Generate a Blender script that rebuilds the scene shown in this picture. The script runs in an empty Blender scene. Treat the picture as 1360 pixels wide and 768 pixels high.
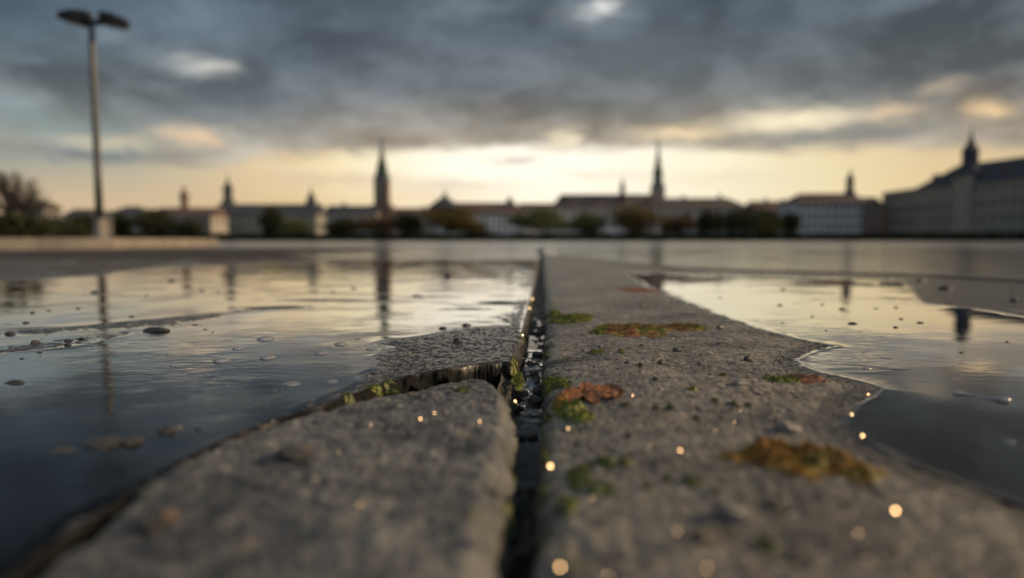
import bpy, bmesh, math, random
import numpy as np
from mathutils import Vector, Matrix, noise as mnoise

random.seed(7)
RNG = np.random.default_rng(7)
SC = bpy.context.scene
COL = SC.collection
R = math.radians

# ------------------------------------------------------------------ camera
FPX, CX, CY = 907.0, 680.0, 384.0
CAM_H = 0.16
PITCH = math.atan(65.0 / FPX)
cam_d = bpy.data.cameras.new("camera")
cam = bpy.data.objects.new("camera", cam_d)
COL.objects.link(cam)
cam.location = (0, 0, CAM_H)
cam.rotation_euler = (math.pi / 2 - PITCH, 0, 0)
cam_d.sensor_width = 36.0
cam_d.lens = FPX / 1360.0 * 36.0
cam_d.clip_start = 0.02
cam_d.clip_end = 6000.0
cam_d.dof.use_dof = True
cam_d.dof.focus_distance = 0.95
cam_d.dof.aperture_fstop = cam_d.lens / 12.8
cam_d.dof.aperture_blades = 0
SC.camera = cam

# ------------------------------------------------------------------ view / sampling
SC.view_settings.view_transform = 'Standard'
SC.view_settings.look = 'None'
SC.view_settings.exposure = 0.0
SC.view_settings.gamma = 1.0
SC.view_settings.use_curve_mapping = False
SC.render.engine = 'CYCLES'
SC.cycles.use_denoising = True
SC.cycles.use_adaptive_sampling = False
SC.cycles.max_bounces = 6
SC.cycles.glossy_bounces = 4
SC.cycles.transparent_max_bounces = 12
SC.cycles.caustics_reflective = False
SC.cycles.caustics_refractive = False
SC.cycles.sample_clamp_indirect = 6.0

SUN_AZ, SUN_EL = R(80), R(23)          # azimuth from +Y towards +X
SUN_DIR = Vector((math.sin(SUN_AZ) * math.cos(SUN_EL), math.cos(SUN_AZ) * math.cos(SUN_EL), math.sin(SUN_EL)))


def lin(c):
    out = []
    for v in c:
        v = v / 255.0
        out.append(v / 12.92 if v <= 0.04045 else ((v + 0.055) / 1.055) ** 2.4)
    return out


def ray(px, py):
    a = (px - CX) / FPX
    b = (CY - py) / FPX
    f = Vector((0, math.cos(PITCH), -math.sin(PITCH)))
    u = Vector((0, math.sin(PITCH), math.cos(PITCH)))
    return f + Vector((1, 0, 0)) * a + u * b


def G(px, py, z=0.0):
    """pixel -> point on the horizontal plane at height z"""
    d = ray(px, py)
    t = (z - CAM_H) / d.z
    return Vector((d.x * t, d.y * t, z))


def P(px, py, Y):
    """pixel -> point on the vertical plane at distance Y"""
    d = ray(px, py)
    t = Y / d.y
    return Vector((d.x * t, Y, CAM_H + d.z * t))


def azel(px, py):
    d = ray(px, py).normalized()
    return math.atan2(d.x, d.y), math.asin(d.z)


# ------------------------------------------------------------------ node helper
class NT:
    def __init__(self, tree):
        self.t = tree
        tree.nodes.clear()

    def n(self, kind, **kw):
        nd = self.t.nodes.new(kind)
        for k, v in kw.items():
            setattr(nd, k, v)
        return nd

    def set(self, sock, v):
        if hasattr(v, 'is_output') or isinstance(v, bpy.types.NodeSocket):
            self.t.links.new(v, sock)
        else:
            if sock.type == 'RGBA' and len(v) == 3:
                v = tuple(v) + (1.0,)
            sock.default_value = v

    def m(self, op, a, b=None, c=None, clamp=False):
        nd = self.n('ShaderNodeMath', operation=op, use_clamp=clamp)
        self.set(nd.inputs[0], a)
        if b is not None:
            self.set(nd.inputs[1], b)
        if c is not None:
            self.set(nd.inputs[2], c)
        return nd.outputs[0]

    def mix(self, f, a, b, mode='MIX'):
        nd = self.n('ShaderNodeMix', data_type='RGBA', blend_type=mode)
        self.set(nd.inputs[0], f)
        self.set(nd.inputs[6], a)
        self.set(nd.inputs[7], b)
        return nd.outputs[2]

    def ss(self, x, lo, hi, tolo=0.0, tohi=1.0):
        nd = self.n('ShaderNodeMapRange', interpolation_type='SMOOTHSTEP')
        for s, v in zip(nd.inputs[:5], (x, lo, hi, tolo, tohi)):
            self.set(s, v)
        return nd.outputs[0]

    def ramp(self, x, stops, interp='LINEAR'):
        nd = self.n('ShaderNodeValToRGB')
        cr = nd.color_ramp
        cr.interpolation = interp
        while len(cr.elements) > 1:
            cr.elements.remove(cr.elements[-1])
        first = True
        for pos, c in stops:
            if first:
                e = cr.elements[0]
                e.position = pos
                first = False
            else:
                e = cr.elements.new(pos)
            e.color = tuple(c) + (1.0,) if len(c) == 3 else c
        self.set(nd.inputs[0], x)
        return nd.outputs[0]

    def noise(self, vec, scale, detail=3.0, rough=0.5, dist=0.0):
        nd = self.n('ShaderNodeTexNoise')
        self.set(nd.inputs['Vector'], vec)
        nd.inputs['Scale'].default_value = scale
        nd.inputs['Detail'].default_value = detail
        nd.inputs['Roughness'].default_value = rough
        nd.inputs['Distortion'].default_value = dist
        return nd.outputs[0]

    def vec(self, x, y, z):
        nd = self.n('ShaderNodeCombineXYZ')
        for s, v in zip(nd.inputs, (x, y, z)):
            self.set(s, v)
        return nd.outputs[0]


# ------------------------------------------------------------------ world: sunset sky under a broken cloud deck
world = bpy.data.worlds.new("World")
SC.world = world
world.use_nodes = True
W = NT(world.node_tree)
tc = W.n('ShaderNodeTexCoord')
sep = W.n('ShaderNodeSeparateXYZ')
W.set(sep.inputs[0], tc.outputs['Generated'])
dx, dy, dz = sep.outputs
az = W.m('ARCTAN2', dx, dy)
el = W.m('ARCSINE', W.m('MINIMUM', W.m('MAXIMUM', dz, -0.999), 0.999))
den = W.m('ADD', W.m('MAXIMUM', dz, 0.0), 0.10)
plane = W.vec(W.m('DIVIDE', dx, den), W.m('DIVIDE', dy, den), 0.3)
angv = W.vec(W.m('MULTIPLY', az, 3.0), W.m('MULTIPLY', el, 9.0), 0.0)
nA = W.noise(plane, 0.55, 4.0, 0.52, 0.3)
nB = W.noise(angv, 1.5, 3.0, 0.5, 0.4)
nC = W.noise(angv, 5.0, 4.0, 0.55, 0.2)
nD = W.noise(plane, 1.7, 3.0, 0.5)
azw = W.m('ADD', az, W.m('MULTIPLY', W.m('SUBTRACT', nC, 0.5), 0.10))
nF = W.noise(angv, 7.0, 4.0, 0.6, 0.5)
elw = W.m('ADD', el, W.m('MULTIPLY', W.m('SUBTRACT', nF, 0.5), 0.032))
AZ0, AZ1 = azel(-200, 319)[0], azel(1560, 319)[0]


def azpos(px):
    return (azel(px, 319)[0] - AZ0) / (AZ1 - AZ0)


azn = W.m('DIVIDE', W.m('SUBTRACT', az, AZ0), AZ1 - AZ0)
hor = W.ramp(azn, [(azpos(p), lin(c)) for p, c in [
    (-200, (190, 172, 150)), (0, (212, 186, 152)), (250, (216, 188, 150)), (400, (228, 200, 152)), (560, (246, 226, 188)),
    (700, (252, 240, 216)), (900, (251, 239, 212)), (1100, (242, 222, 180)), (1250, (230, 202, 152)), (1360, (218, 192, 148)),
    (1560, (200, 178, 144))]])
upp = W.ramp(azn, [(azpos(p), lin(c)) for p, c in [
    (-200, (130, 138, 138)), (0, (150, 156, 146)), (180, (182, 178, 156)), (330, (228, 202, 160)), (450, (248, 228, 184)),
    (600, (255, 248, 230)), (760, (255, 249, 234)), (950, (253, 242, 210)), (1100, (240, 220, 174)), (1280, (222, 194, 148)),
    (1560, (190, 172, 145))]])
e_lo, e_hi = azel(680, 285)[1], azel(680, 215)[1]
clear = W.mix(W.ss(el, e_lo, e_hi), hor, upp)
glow = W.m('EXPONENT', W.m('MULTIPLY', W.m('ADD', W.m('POWER', W.m('DIVIDE', W.m('SUBTRACT', az, azel(690, 230)[0]), 0.22), 2.0),
                                           W.m('POWER', W.m('DIVIDE', W.m('SUBTRACT', el, azel(690, 225)[1]), 0.07), 2.0)), -1.0))
clear = W.mix(1.0, clear, W.mix(glow, (0, 0, 0), (0.22, 0.19, 0.13)), 'ADD')

# the physical sky, low sun, mixed under the painted-by-cloud light
gain = W.m('MULTIPLY_ADD', W.ss(W.m('ABSOLUTE', W.m('SUBTRACT', az, azel(760, 319)[0])), 0.75, 0.10), 0.02, 1.02)
clear = W.mix(1.0, clear, W.vec(gain, gain, gain), 'MULTIPLY')
sky = W.n('ShaderNodeTexSky', sky_type='NISHITA', sun_disc=False, sun_elevation=SUN_EL, sun_rotation=SUN_AZ)
sky.air_density, sky.dust_density, sky.ozone_density = 1.0, 2.0, 1.0
nish = W.mix(1.0, sky.outputs[0], (0.10, 0.10, 0.10), 'MULTIPLY')
clear = W.mix(0.08, clear, nish)

# cloud deck
EMAX = R(60)
eln = W.m('DIVIDE', W.m('MAXIMUM', el, 0.0), EMAX)


def epos(py):
    return azel(680, py)[1] / EMAX


deck = W.ramp(eln, [(0.0, lin((150, 142, 132))), (epos(205), lin((146, 140, 130))), (epos(165), lin((134, 133, 129))), (epos(110), lin((110, 115, 118))),
                    (epos(55), lin((94, 103, 111))), (epos(0), lin((80, 91, 100))), (epos(-60), lin((46, 54, 60))), (epos(-230), lin((38, 44, 50))),
                    (0.80, lin((96, 101, 108))), (1.0, lin((112, 117, 124)))])
shade = W.m('MULTIPLY_ADD', nA, 2.3, -0.13)
shade = W.m('ADD', shade, W.m('MULTIPLY', W.m('SUBTRACT', nD, 0.5), 0.9))
nE = W.noise(W.vec(W.m('MULTIPLY', az, 3.2), W.m('MULTIPLY', el, 6.0), 1.7), 2.2, 4.0, 0.5, 0.6)
shade = W.m('ADD', shade, W.m('MULTIPLY', W.m('SUBTRACT', nE, 0.5), 1.3))
nG = W.noise(W.vec(W.m('MULTIPLY', az, 3.2), W.m('MULTIPLY', el, 6.5), 5.2), 3.6, 6.0, 0.58, 0.2)
shade = W.m('ADD', shade, W.m('MULTIPLY', W.m('SUBTRACT', W.ss(nG, 0.40, 0.62), 0.5), 0.42))
shade = W.m('MAXIMUM', shade, 0.5)
back = W.ss(dy, 0.15, -0.5)
shade = W.m('MULTIPLY', shade, W.m('MULTIPLY_ADD', back, 2.7, 1.22))
deck = W.mix(1.0, deck, W.vec(shade, shade, shade), 'MULTIPLY')
leftf = W.ss(az, azel(650, 319)[0], azel(100, 319)[0])
deck = W.mix(leftf, deck, W.mix(1.0, deck, (0.88, 0.99, 1.08), 'MULTIPLY'))
edge = W.ramp(azn, [(azpos(p), (e, e, e)) for p, e in [(q, azel(q, y)[1] / 0.3) for q, y in [
    (-200, 205), (0, 200), (120, 212), (300, 214), (400, 204), (520, 197), (640, 191), (720, 186), (770, 199), (840, 190), (930, 190),
    (1080, 196), (1240, 194), (1360, 186), (1560, 190)]]], 'B_SPLINE')
dedge = W.m('SUBTRACT', W.m('ADD', el, W.m('MULTIPLY', W.m('SUBTRACT', nC, 0.5), 0.035)), W.m('MULTIPLY', edge, 0.3))
mask = W.ss(dedge, -0.014, 0.008)
skyc = W.mix(mask, clear, deck)
# warm lit underside at the deck's lower lip
lip = W.m('MULTIPLY', W.ss(dedge, 0.085, 0.005), mask)
skyc = W.mix(W.m('MULTIPLY', lip, 0.22), skyc, lin((214, 190, 158)))


def blob(c, px, py, w, h, col, amt, wa=azw, we=elw):
    a0, e0 = azel(px, py)
    sa = w / FPX * math.cos(a0) ** 2
    se = h / FPX * math.cos(a0)
    q = W.m('ADD', W.m('POWER', W.m('DIVIDE', W.m('SUBTRACT', wa, a0), sa), 2.0),
            W.m('POWER', W.m('DIVIDE', W.m('SUBTRACT', we, e0), se), 2.0))
    f = W.m('MULTIPLY', W.m('EXPONENT', W.m('MULTIPLY', q, -1.0)), amt)
    return W.mix(f, c, lin(col))


for b in [
    (70, 168, 170, 26, (128, 146, 146), 0.75), (250, 150, 120, 22, (112, 124, 132), 0.45),
    (400, 70, 110, 60, (70, 80, 90), 0.55), (830, 110, 160, 45, (96, 104, 108), 0.5), (1010, 30, 130, 40, (74, 84, 92), 0.6),
    (1250, 70, 180, 55, (80, 88, 92), 0.5), (560, 60, 120, 40, (98, 106, 116), 0.4), (690, 45, 80, 30, (72, 82, 92), 0.5),
    (15, 40, 120, 50, (66, 82, 94), 0.6),
    (125, 207, 70, 8, (112, 124, 130), 0.8), (1120, 178, 150, 9, (128, 132, 130), 0.8), (960, 186, 60, 6, (150, 146, 138), 0.6),
    (272, 88, 36, 11, (214, 212, 204), 0.95), (246, 92, 28, 9, (170, 178, 180), 0.5), (256, 181, 42, 11, (238, 208, 172), 0.95),
    (150, 189, 48, 9, (206, 196, 170), 0.8), (806, 8, 28, 10, (232, 232, 228), 0.95), (775, 20, 26, 10, (180, 186, 188), 0.7),
    (10, 136, 40, 14, (146, 162, 166), 0.8), (150, 46, 26, 12, (134, 148, 158), 0.7), (625, 8, 34, 14, (122, 134, 142), 0.6),
    (1050, 160, 90, 12, (255, 240, 205), 1.0), (900, 178, 52, 9, (250, 226, 182), 0.9), (1180, 149, 34, 9, (232, 204, 168), 0.8),
    (1308, 145, 34, 14, (246, 212, 164), 0.95), (1255, 116, 32, 9, (186, 172, 152), 0.75), (746, 186, 16, 12, (252, 236, 204), 0.9),
    (600, 150, 30, 22, (136, 138, 136), 0.35), (660, 165, 22, 22, (150, 148, 142), 0.4),
    (682, 212, 30, 6, (196, 188, 174), 0.8), (440, 238, 90, 9, (214, 190, 160), 0.55), (600, 247, 80, 9, (226, 208, 186), 0.7), (560, 262, 70, 7, (236, 208, 170), 0.5), (800, 232, 60, 7, (232, 218, 192), 0.5), (960, 236, 110, 9, (236, 222, 190), 0.5),
    (380, 208, 46, 9, (228, 202, 160), 0.7), (1120, 205, 60, 7, (236, 214, 172), 0.6), (520, 120, 60, 20, (104, 112, 120), 0.5), (330, 130, 70, 20, (98, 108, 118), 0.5), (640, 110, 60, 22, (88, 97, 106), 0.5),
    (900, 60, 110, 22, (98, 106, 112), 0.5), (1120, 110, 100, 22, (96, 103, 106), 0.5), (210, 40, 70, 22, (88, 102, 114), 0.5), (480, 20, 60, 18, (94, 104, 114), 0.5),
]:
    skyc = blob(skyc, *b)
# below the horizon: dim ground colour
skyc = W.mix(W.ss(el, 0.0, -0.03), skyc, (0.05, 0.048, 0.045))
bg = W.n('ShaderNodeBackground')
W.set(bg.inputs[0], W.mix(1.0, skyc, (10.0, 10.0, 10.0), 'MULTIPLY'))
bg.inputs[1].default_value = 0.10
wo = W.n('ShaderNodeOutputWorld')
W.t.links.new(bg.outputs[0], wo.inputs[0])
world.cycles.sampling_method = 'MANUAL'
world.cycles.sample_map_resolution = 1024

# ------------------------------------------------------------------ sun
sun_d = bpy.data.lights.new("sun", 'SUN')
sun_d.energy = 4.6
sun_d.angle = R(0.5)
sun_d.color = (1.0, 0.72, 0.44)
sun = bpy.data.objects.new("sun", sun_d)
COL.objects.link(sun)
sun.location = SUN_DIR * 50
sun.rotation_euler = SUN_DIR.to_track_quat('Z', 'Y').to_euler()


# ------------------------------------------------------------------ object helpers
def tag(o, label=None, cat=None, group=None, kind=None):
    if label:
        o['label'] = label
    if cat:
        o['category'] = cat
    if group:
        o['group'] = group
    if kind:
        o['kind'] = kind
    return o


def empty(name, loc, rz=0.0):
    o = bpy.data.objects.new(name, None)
    COL.objects.link(o)
    o.location = loc
    o.rotation_euler = (0, 0, rz)
    o.empty_display_size = 0.1
    return o


def link_mesh(name, me, mat=None, parent=None, loc=None):
    o = bpy.data.objects.new(name, me)
    COL.objects.link(o)
    if mat is not None:
        for mm in (mat if isinstance(mat, (list, tuple)) else [mat]):
            me.materials.append(mm)
    if parent is not None:
        o.parent = parent
    if loc is not None:
        o.location = loc
    return o


def mesh_np(name, verts, quads, smooth=True):
    me = bpy.data.meshes.new(name)
    verts = np.ascontiguousarray(verts, dtype=np.float32)
    quads = np.ascontiguousarray(quads, dtype=np.int32)
    k = quads.shape[1]
    me.vertices.add(len(verts))
    me.vertices.foreach_set('co', verts.ravel())
    me.loops.add(quads.size)
    me.loops.foreach_set('vertex_index', quads.ravel())
    me.polygons.add(len(quads))
    me.polygons.foreach_set('loop_start', np.arange(0, quads.size, k, dtype=np.int32))
    me.polygons.foreach_set('loop_total', np.full(len(quads), k, dtype=np.int32))
    me.polygons.foreach_set('use_smooth', np.full(len(quads), smooth, dtype=bool))
    me.update(calc_edges=True)
    me.validate()
    return me


class MB:
    """collects simple solids into one mesh"""

    def __init__(self):
        self.v, self.f = [], []

    def poly(self, pts, faces):
        o = len(self.v)
        self.v += [tuple(p) for p in pts]
        self.f += [tuple(i + o for i in f) for f in faces]

    def box(self, x0, x1, y0, y1, z0, z1):
        self.poly([(x0, y0, z0), (x1, y0, z0), (x1, y1, z0), (x0, y1, z0), (x0, y0, z1), (x1, y0, z1), (x1, y1, z1), (x0, y1, z1)],
                  [(3, 2, 1, 0), (4, 5, 6, 7), (0, 1, 5, 4), (1, 2, 6, 5), (2, 3, 7, 6), (3, 0, 4, 7)])

    def tube(self, pts, radii, n=10, cap=True):
        pts = [Vector(p) for p in pts]
        rings = []
        o = len(self.v)
        for i, p in enumerate(pts):
            d = (pts[min(i + 1, len(pts) - 1)] - pts[max(i - 1, 0)]).normalized()
            ref = Vector((0, 0, 1)) if abs(d.z) < 0.9 else Vector((1, 0, 0))
            a = d.cross(ref).normalized()
            b = d.cross(a)
            rings.append([p + (a * math.cos(2 * math.pi * k / n) + b * math.sin(2 * math.pi * k / n)) * radii[i] for k in range(n)])
        for r_ in rings:
            self.v += [tuple(q) for q in r_]
        for i in range(len(pts) - 1):
            for k in range(n):
                self.f.append((o + i * n + k, o + i * n + (k + 1) % n, o + (i + 1) * n + (k + 1) % n, o + (i + 1) * n + k))
        if cap:
            self.f.append(tuple(o + k for k in reversed(range(n))))
            self.f.append(tuple(o + (len(pts) - 1) * n + k for k in range(n)))

    def build(self, name, mat, parent=None, smooth=False, loc=None):
        me = bpy.data.meshes.new(name)
        me.from_pydata(self.v, [], self.f)
        bm = bmesh.new()
        bm.from_mesh(me)
        bmesh.ops.recalc_face_normals(bm, faces=bm.faces)
        bm.to_mesh(me)
        bm.free()
        if smooth:
            for p_ in me.polygons:
                p_.use_smooth = True
        me.update()
        return link_mesh(name, me, mat, parent, loc)


# ------------------------------------------------------------------ numpy noise
def gnoise(x, y, seed=0):
    x = np.asarray(x, dtype=np.float64)
    y = np.asarray(y, dtype=np.float64)
    xi = np.floor(x).astype(np.int64)
    yi = np.floor(y).astype(np.int64)
    xf = (x - xi).astype(np.float32)
    yf = (y - yi).astype(np.float32)

    def g(ix, iy, fx, fy):
        h = (ix * 374761393 + iy * 668265263 + seed * 974634677) & 0xFFFFFFFF
        h = ((h ^ (h >> 13)) * 1274126177) & 0xFFFFFFFF
        h = (h ^ (h >> 16)) & 0xFFFF
        a = h.astype(np.float32) * np.float32(2 * math.pi / 65536)
        return np.cos(a) * fx + np.sin(a) * fy
    u = xf * xf * xf * (xf * (xf * 6 - 15) + 10)
    v = yf * yf * yf * (yf * (yf * 6 - 15) + 10)
    n00 = g(xi, yi, xf, yf)
    n10 = g(xi + 1, yi, xf - 1, yf)
    n01 = g(xi, yi + 1, xf, yf - 1)
    n11 = g(xi + 1, yi + 1, xf - 1, yf - 1)
    return ((n00 * (1 - u) + n10 * u) * (1 - v) + (n01 * (1 - u) + n11 * u) * v) * 1.4


def fbm(x, y, wl, seed=0, octaves=3, gain=0.5):
    out = 0
    a = 1.0
    f = 1.0 / wl
    for k in range(octaves):
        out = out + a * gnoise(x * f + 17.3 * k, y * f - 9.1 * k, seed + k)
        a *= gain
        f *= 2.03
    return out


def poly_sdf(x, y, poly):
    """positive inside"""
    x = x.astype(np.float32)
    y = y.astype(np.float32)
    d2 = np.full(x.shape, 1e9, np.float32)
    ins = np.zeros(x.shape, bool)
    n = len(poly)
    for i in range(n):
        ax, ay = poly[i]
        bx, by = poly[(i + 1) % n]
        ex, ey = bx - ax, by - ay
        wx, wy = x - np.float32(ax), y - np.float32(ay)
        t = np.clip((wx * ex + wy * ey) / (ex * ex + ey * ey + 1e-12), 0, 1)
        qx, qy = wx - t * ex, wy - t * ey
        d2 = np.minimum(d2, qx * qx + qy * qy)
        if abs(ey) > 1e-12:
            c = ((ay <= y) & (by > y)) | ((by <= y) & (ay > y))
            ins ^= c & (x < ax + (y - ay) * ex / ey)
    return np.where(ins, 1, -1) * np.sqrt(d2)


# ------------------------------------------------------------------ materials
def new_mat(name):
    m = bpy.data.materials.new(name)
    m.use_nodes = True
    return m, NT(m.node_tree)


def finish(T, shader):
    o = T.n('ShaderNodeOutputMaterial')
    T.t.links.new(shader, o.inputs[0])


def simple_mat(name, c1, c2, scale=3.0, rough=0.7, metal=0.0, bump=0.0, bscale=30.0, spec=0.5):
    m, T = new_mat(name)
    t = T.n('ShaderNodeTexCoord').outputs['Object']
    nz = T.noise(t, scale, 5.0, 0.6)
    p = T.n('ShaderNodeBsdfPrincipled')
    T.set(p.inputs['Base Color'], T.mix(T.ss(nz, 0.3, 0.7), c1, c2))
    T.set(p.inputs['Roughness'], T.m('MULTIPLY_ADD', nz, 0.2, rough - 0.1))
    p.inputs['Metallic'].default_value = metal
    p.inputs['Specular IOR Level'].default_value = spec
    if bump:
        b = T.n('ShaderNodeBump')
        b.inputs['Strength'].default_value = 1.0
        b.inputs['Distance'].default_value = bump
        T.set(b.inputs['Height'], T.noise(t, bscale, 5.0, 0.6))
        T.set(p.inputs['Normal'], b.outputs[0])
    finish(T, p.outputs[0])
    return m


def slab_mat(name, ca, cb, wetdark, rdry, rwet, algae=0.5, bump=0.0028, sdry=0.32):
    """weathered concrete: aggregate specks, pits, stains, algae near the joints, wetness from the 'wet' attribute"""
    m, T = new_mat(name)
    t = T.n('ShaderNodeTexCoord').outputs['Object']
    wet = T.n('ShaderNodeAttribute', attribute_name='wet').outputs['Fac']
    gre = T.n('ShaderNodeAttribute', attribute_name='algae').outputs['Fac']
    n1 = T.noise(t, 9.0, 6.0, 0.6)
    n2 = T.noise(t, 55.0, 5.0, 0.65)
    n3 = T.noise(t, 260.0, 4.0, 0.65)
    col = T.mix(T.ss(n1, 0.32, 0.68), ca, cb)
    col = T.mix(1.0, col, T.ramp(n2, [(0.32, (0.26, 0.27, 0.30)), (0.44, (0.80, 0.80, 0.81)), (0.55, (1.05, 1.04, 1.02)), (0.70, (1.6, 1.5, 1.35))]), 'MULTIPLY')
    col = T.mix(1.0, col, T.ramp(n3, [(0.28, (0.55, 0.55, 0.57)), (0.5, (1, 1, 1)), (0.72, (1.5, 1.45, 1.36))]), 'MULTIPLY')
    n0 = T.noise(t, 4.5, 5.0, 0.6, 0.6)
    col = T.mix(1.0, col, T.ramp(n0, [(0.32, (0.50, 0.52, 0.55)), (0.50, (0.95, 0.95, 0.95)), (0.68, (1.22, 1.18, 1.10))]), 'MULTIPLY')
    v = T.n('ShaderNodeTexVoronoi', feature='F1')
    T.set(v.inputs['Vector'], t)
    v.inputs['Scale'].default_value = 130.0
    sp = T.n('ShaderNodeSeparateColor')
    T.set(sp.inputs[0], v.outputs['Color'])
    agg = T.m('MULTIPLY', T.ss(v.outputs['Distance'], 0.42, 0.28), T.m('GREATER_THAN', sp.outputs[0], 0.80))
    col = T.mix(T.m('MULTIPLY', agg, 0.75), col, T.ramp(sp.outputs[1], [(0.0, (0.025, 0.026, 0.03)), (0.55, (0.10, 0.09, 0.08)), (0.8, (0.30, 0.24, 0.19)), (1.0, (0.5, 0.47, 0.42))]))
    na = T.noise(t, 34.0, 5.0, 0.65)
    ga = T.ss(T.m('ADD', na, T.m('MULTIPLY', gre, 0.15)), 0.66, 0.80)
    col = T.mix(T.m('MULTIPLY', ga, algae), col, T.mix(n3, (0.045, 0.060, 0.018), (0.11, 0.12, 0.035)))
    crack_shade = T.n('ShaderNodeAttribute', attribute_name='crack_shade').outputs['Fac']  # dark shade of the crack face, painted into the concrete colour
    col = T.mix(T.ss(T.m('ADD', crack_shade, T.m('MULTIPLY', T.m('SUBTRACT', n2, 0.5), 0.5)), 0.15, 0.5), col, T.mix(n3, (0.007, 0.008, 0.007), (0.034, 0.034, 0.028)))
    wn = T.ss(T.m('ADD', wet, T.m('MULTIPLY', T.m('SUBTRACT', n2, 0.5), 0.9)), 0.25, 0.75)
    col = T.mix(wn, col, T.mix(1.0, col, wetdark, 'MULTIPLY'))
    p = T.n('ShaderNodeBsdfPrincipled')
    T.set(p.inputs['Base Color'], col)
    T.set(p.inputs['Roughness'], T.m('ADD', T.m('MULTIPLY', crack_shade, 0.5), T.m('ADD', T.m('MULTIPLY', wn, rwet - rdry), T.m('MULTIPLY_ADD', n2, 0.18, rdry - 0.09)), None, True))
    T.set(p.inputs['Specular IOR Level'], T.m('MULTIPLY', T.m('MULTIPLY_ADD', wn, 0.5 - sdry, sdry), T.m('MULTIPLY_ADD', crack_shade, -0.9, 1.0, True)))
    b = T.n('ShaderNodeBump')
    b.inputs['Strength'].default_value = 1.0
    b.inputs['Distance'].default_value = bump
    T.set(b.inputs['Height'], T.m('ADD', T.m('MULTIPLY', T.noise(t, 190.0, 4.0, 0.7), 1.0), T.m('MULTIPLY', agg, 0.35)))
    T.set(p.inputs['Normal'], b.outputs[0])
    finish(T, p.outputs[0])
    return m


def water_mat(name, tint, ripple, rscale, stretch=1.0, patch=2.0, murk=0.0, grain=0.0):
    """rain water: Fresnel mirror over a clear tinted body, wind ripples in patches"""
    m, T = new_mat(name)
    t = T.n('ShaderNodeTexCoord').outputs['Object']
    mp = T.n('ShaderNodeMapping')
    T.set(mp.inputs[0], t)
    mp.inputs['Scale'].default_value = (1.0, stretch, 1.0)
    mp.inputs['Rotation'].default_value = (0, 0, R(14))
    rp = T.noise(mp.outputs[0], rscale, 2.0, 0.45, 0.6)
    rp2 = T.noise(mp.outputs[0], rscale * 0.28, 2.0, 0.5, 0.4)
    pm = T.ss(T.noise(t, patch, 2.0, 0.5), 0.44, 0.70, 0.10, 1.3)
    b = T.n('ShaderNodeBump')
    T.set(b.inputs['Strength'], 1.0)
    b.inputs['Distance'].default_value = ripple
    hgt_ = T.m('MULTIPLY', T.m('ADD', rp, T.m('MULTIPLY', rp2, 2.2)), pm)
    if grain:
        gm = T.ss(T.noise(t, 5.5, 3.0, 0.6), 0.47, 0.62)
        hgt_ = T.m('ADD', hgt_, T.m('MULTIPLY', T.m('MULTIPLY', T.noise(t, 170.0, 3.0, 0.6), grain), gm))
    T.set(b.inputs['Height'], hgt_)
    fr = T.n('ShaderNodeFresnel')
    fr.inputs['IOR'].default_value = 1.42
    T.set(fr.inputs['Normal'], b.outputs[0])
    gl = T.n('ShaderNodeBsdfGlossy')
    gl.inputs['Roughness'].default_value = 0.015
    T.set(gl.inputs['Normal'], b.outputs[0])
    tr = T.n('ShaderNodeBsdfTransparent')
    T.set(tr.inputs[0], tint)
    body = tr.outputs[0]
    if murk:
        df = T.n('ShaderNodeBsdfDiffuse')
        T.set(df.inputs[0], (0.03, 0.028, 0.024))
        mx = T.n('ShaderNodeMixShader')
        mx.inputs[0].default_value = murk
        T.t.links.new(body, mx.inputs[1])
        T.t.links.new(df.outputs[0], mx.inputs[2])
        body = mx.outputs[0]
    ms = T.n('ShaderNodeMixShader')
    T.set(ms.inputs[0], T.ss(fr.outputs[0], 0.05, 0.64))
    T.t.links.new(body, ms.inputs[1])
    T.t.links.new(gl.outputs[0], ms.inputs[2])
    finish(T, ms.outputs[0])
    return m


M = {}
M['slab_right'] = slab_mat('weathered_concrete', (0.225, 0.209, 0.180), (0.110, 0.105, 0.095), (0.36, 0.355, 0.36), 0.36, 0.18, 0.7)
M['slab_left'] = slab_mat('soaked_concrete', (0.11, 0.10, 0.092), (0.06, 0.058, 0.056), (0.45, 0.45, 0.48), 0.70, 0.15, 0.5, 0.0015)
M['slab_frag'] = slab_mat('damp_concrete', (0.142, 0.147, 0.148), (0.070, 0.075, 0.079), (0.5, 0.5, 0.52), 0.40, 0.24, 0.4)
M['water_left'] = water_mat('puddle_water', (0.74, 0.75, 0.77), 0.00030, 38.0, 1.7, 3.2, 0.05, 1.0)
M['water_right'] = water_mat('still_puddle_water', (0.25, 0.26, 0.28), 0.00030, 26.0, 2.4, 2.6, 0.45)
M['water_gap'] = water_mat('joint_water', (0.30, 0.32, 0.34), 0.0012, 70.0, 1.0, 9.0, 0.3)

# ------------------------------------------------------------------ paving: outlines traced on the ground plane
FRAG_Z = -0.0032


def gp(pts, z=0.0):
    return [tuple(G(a, b, z)[:2]) for a, b in pts]


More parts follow.
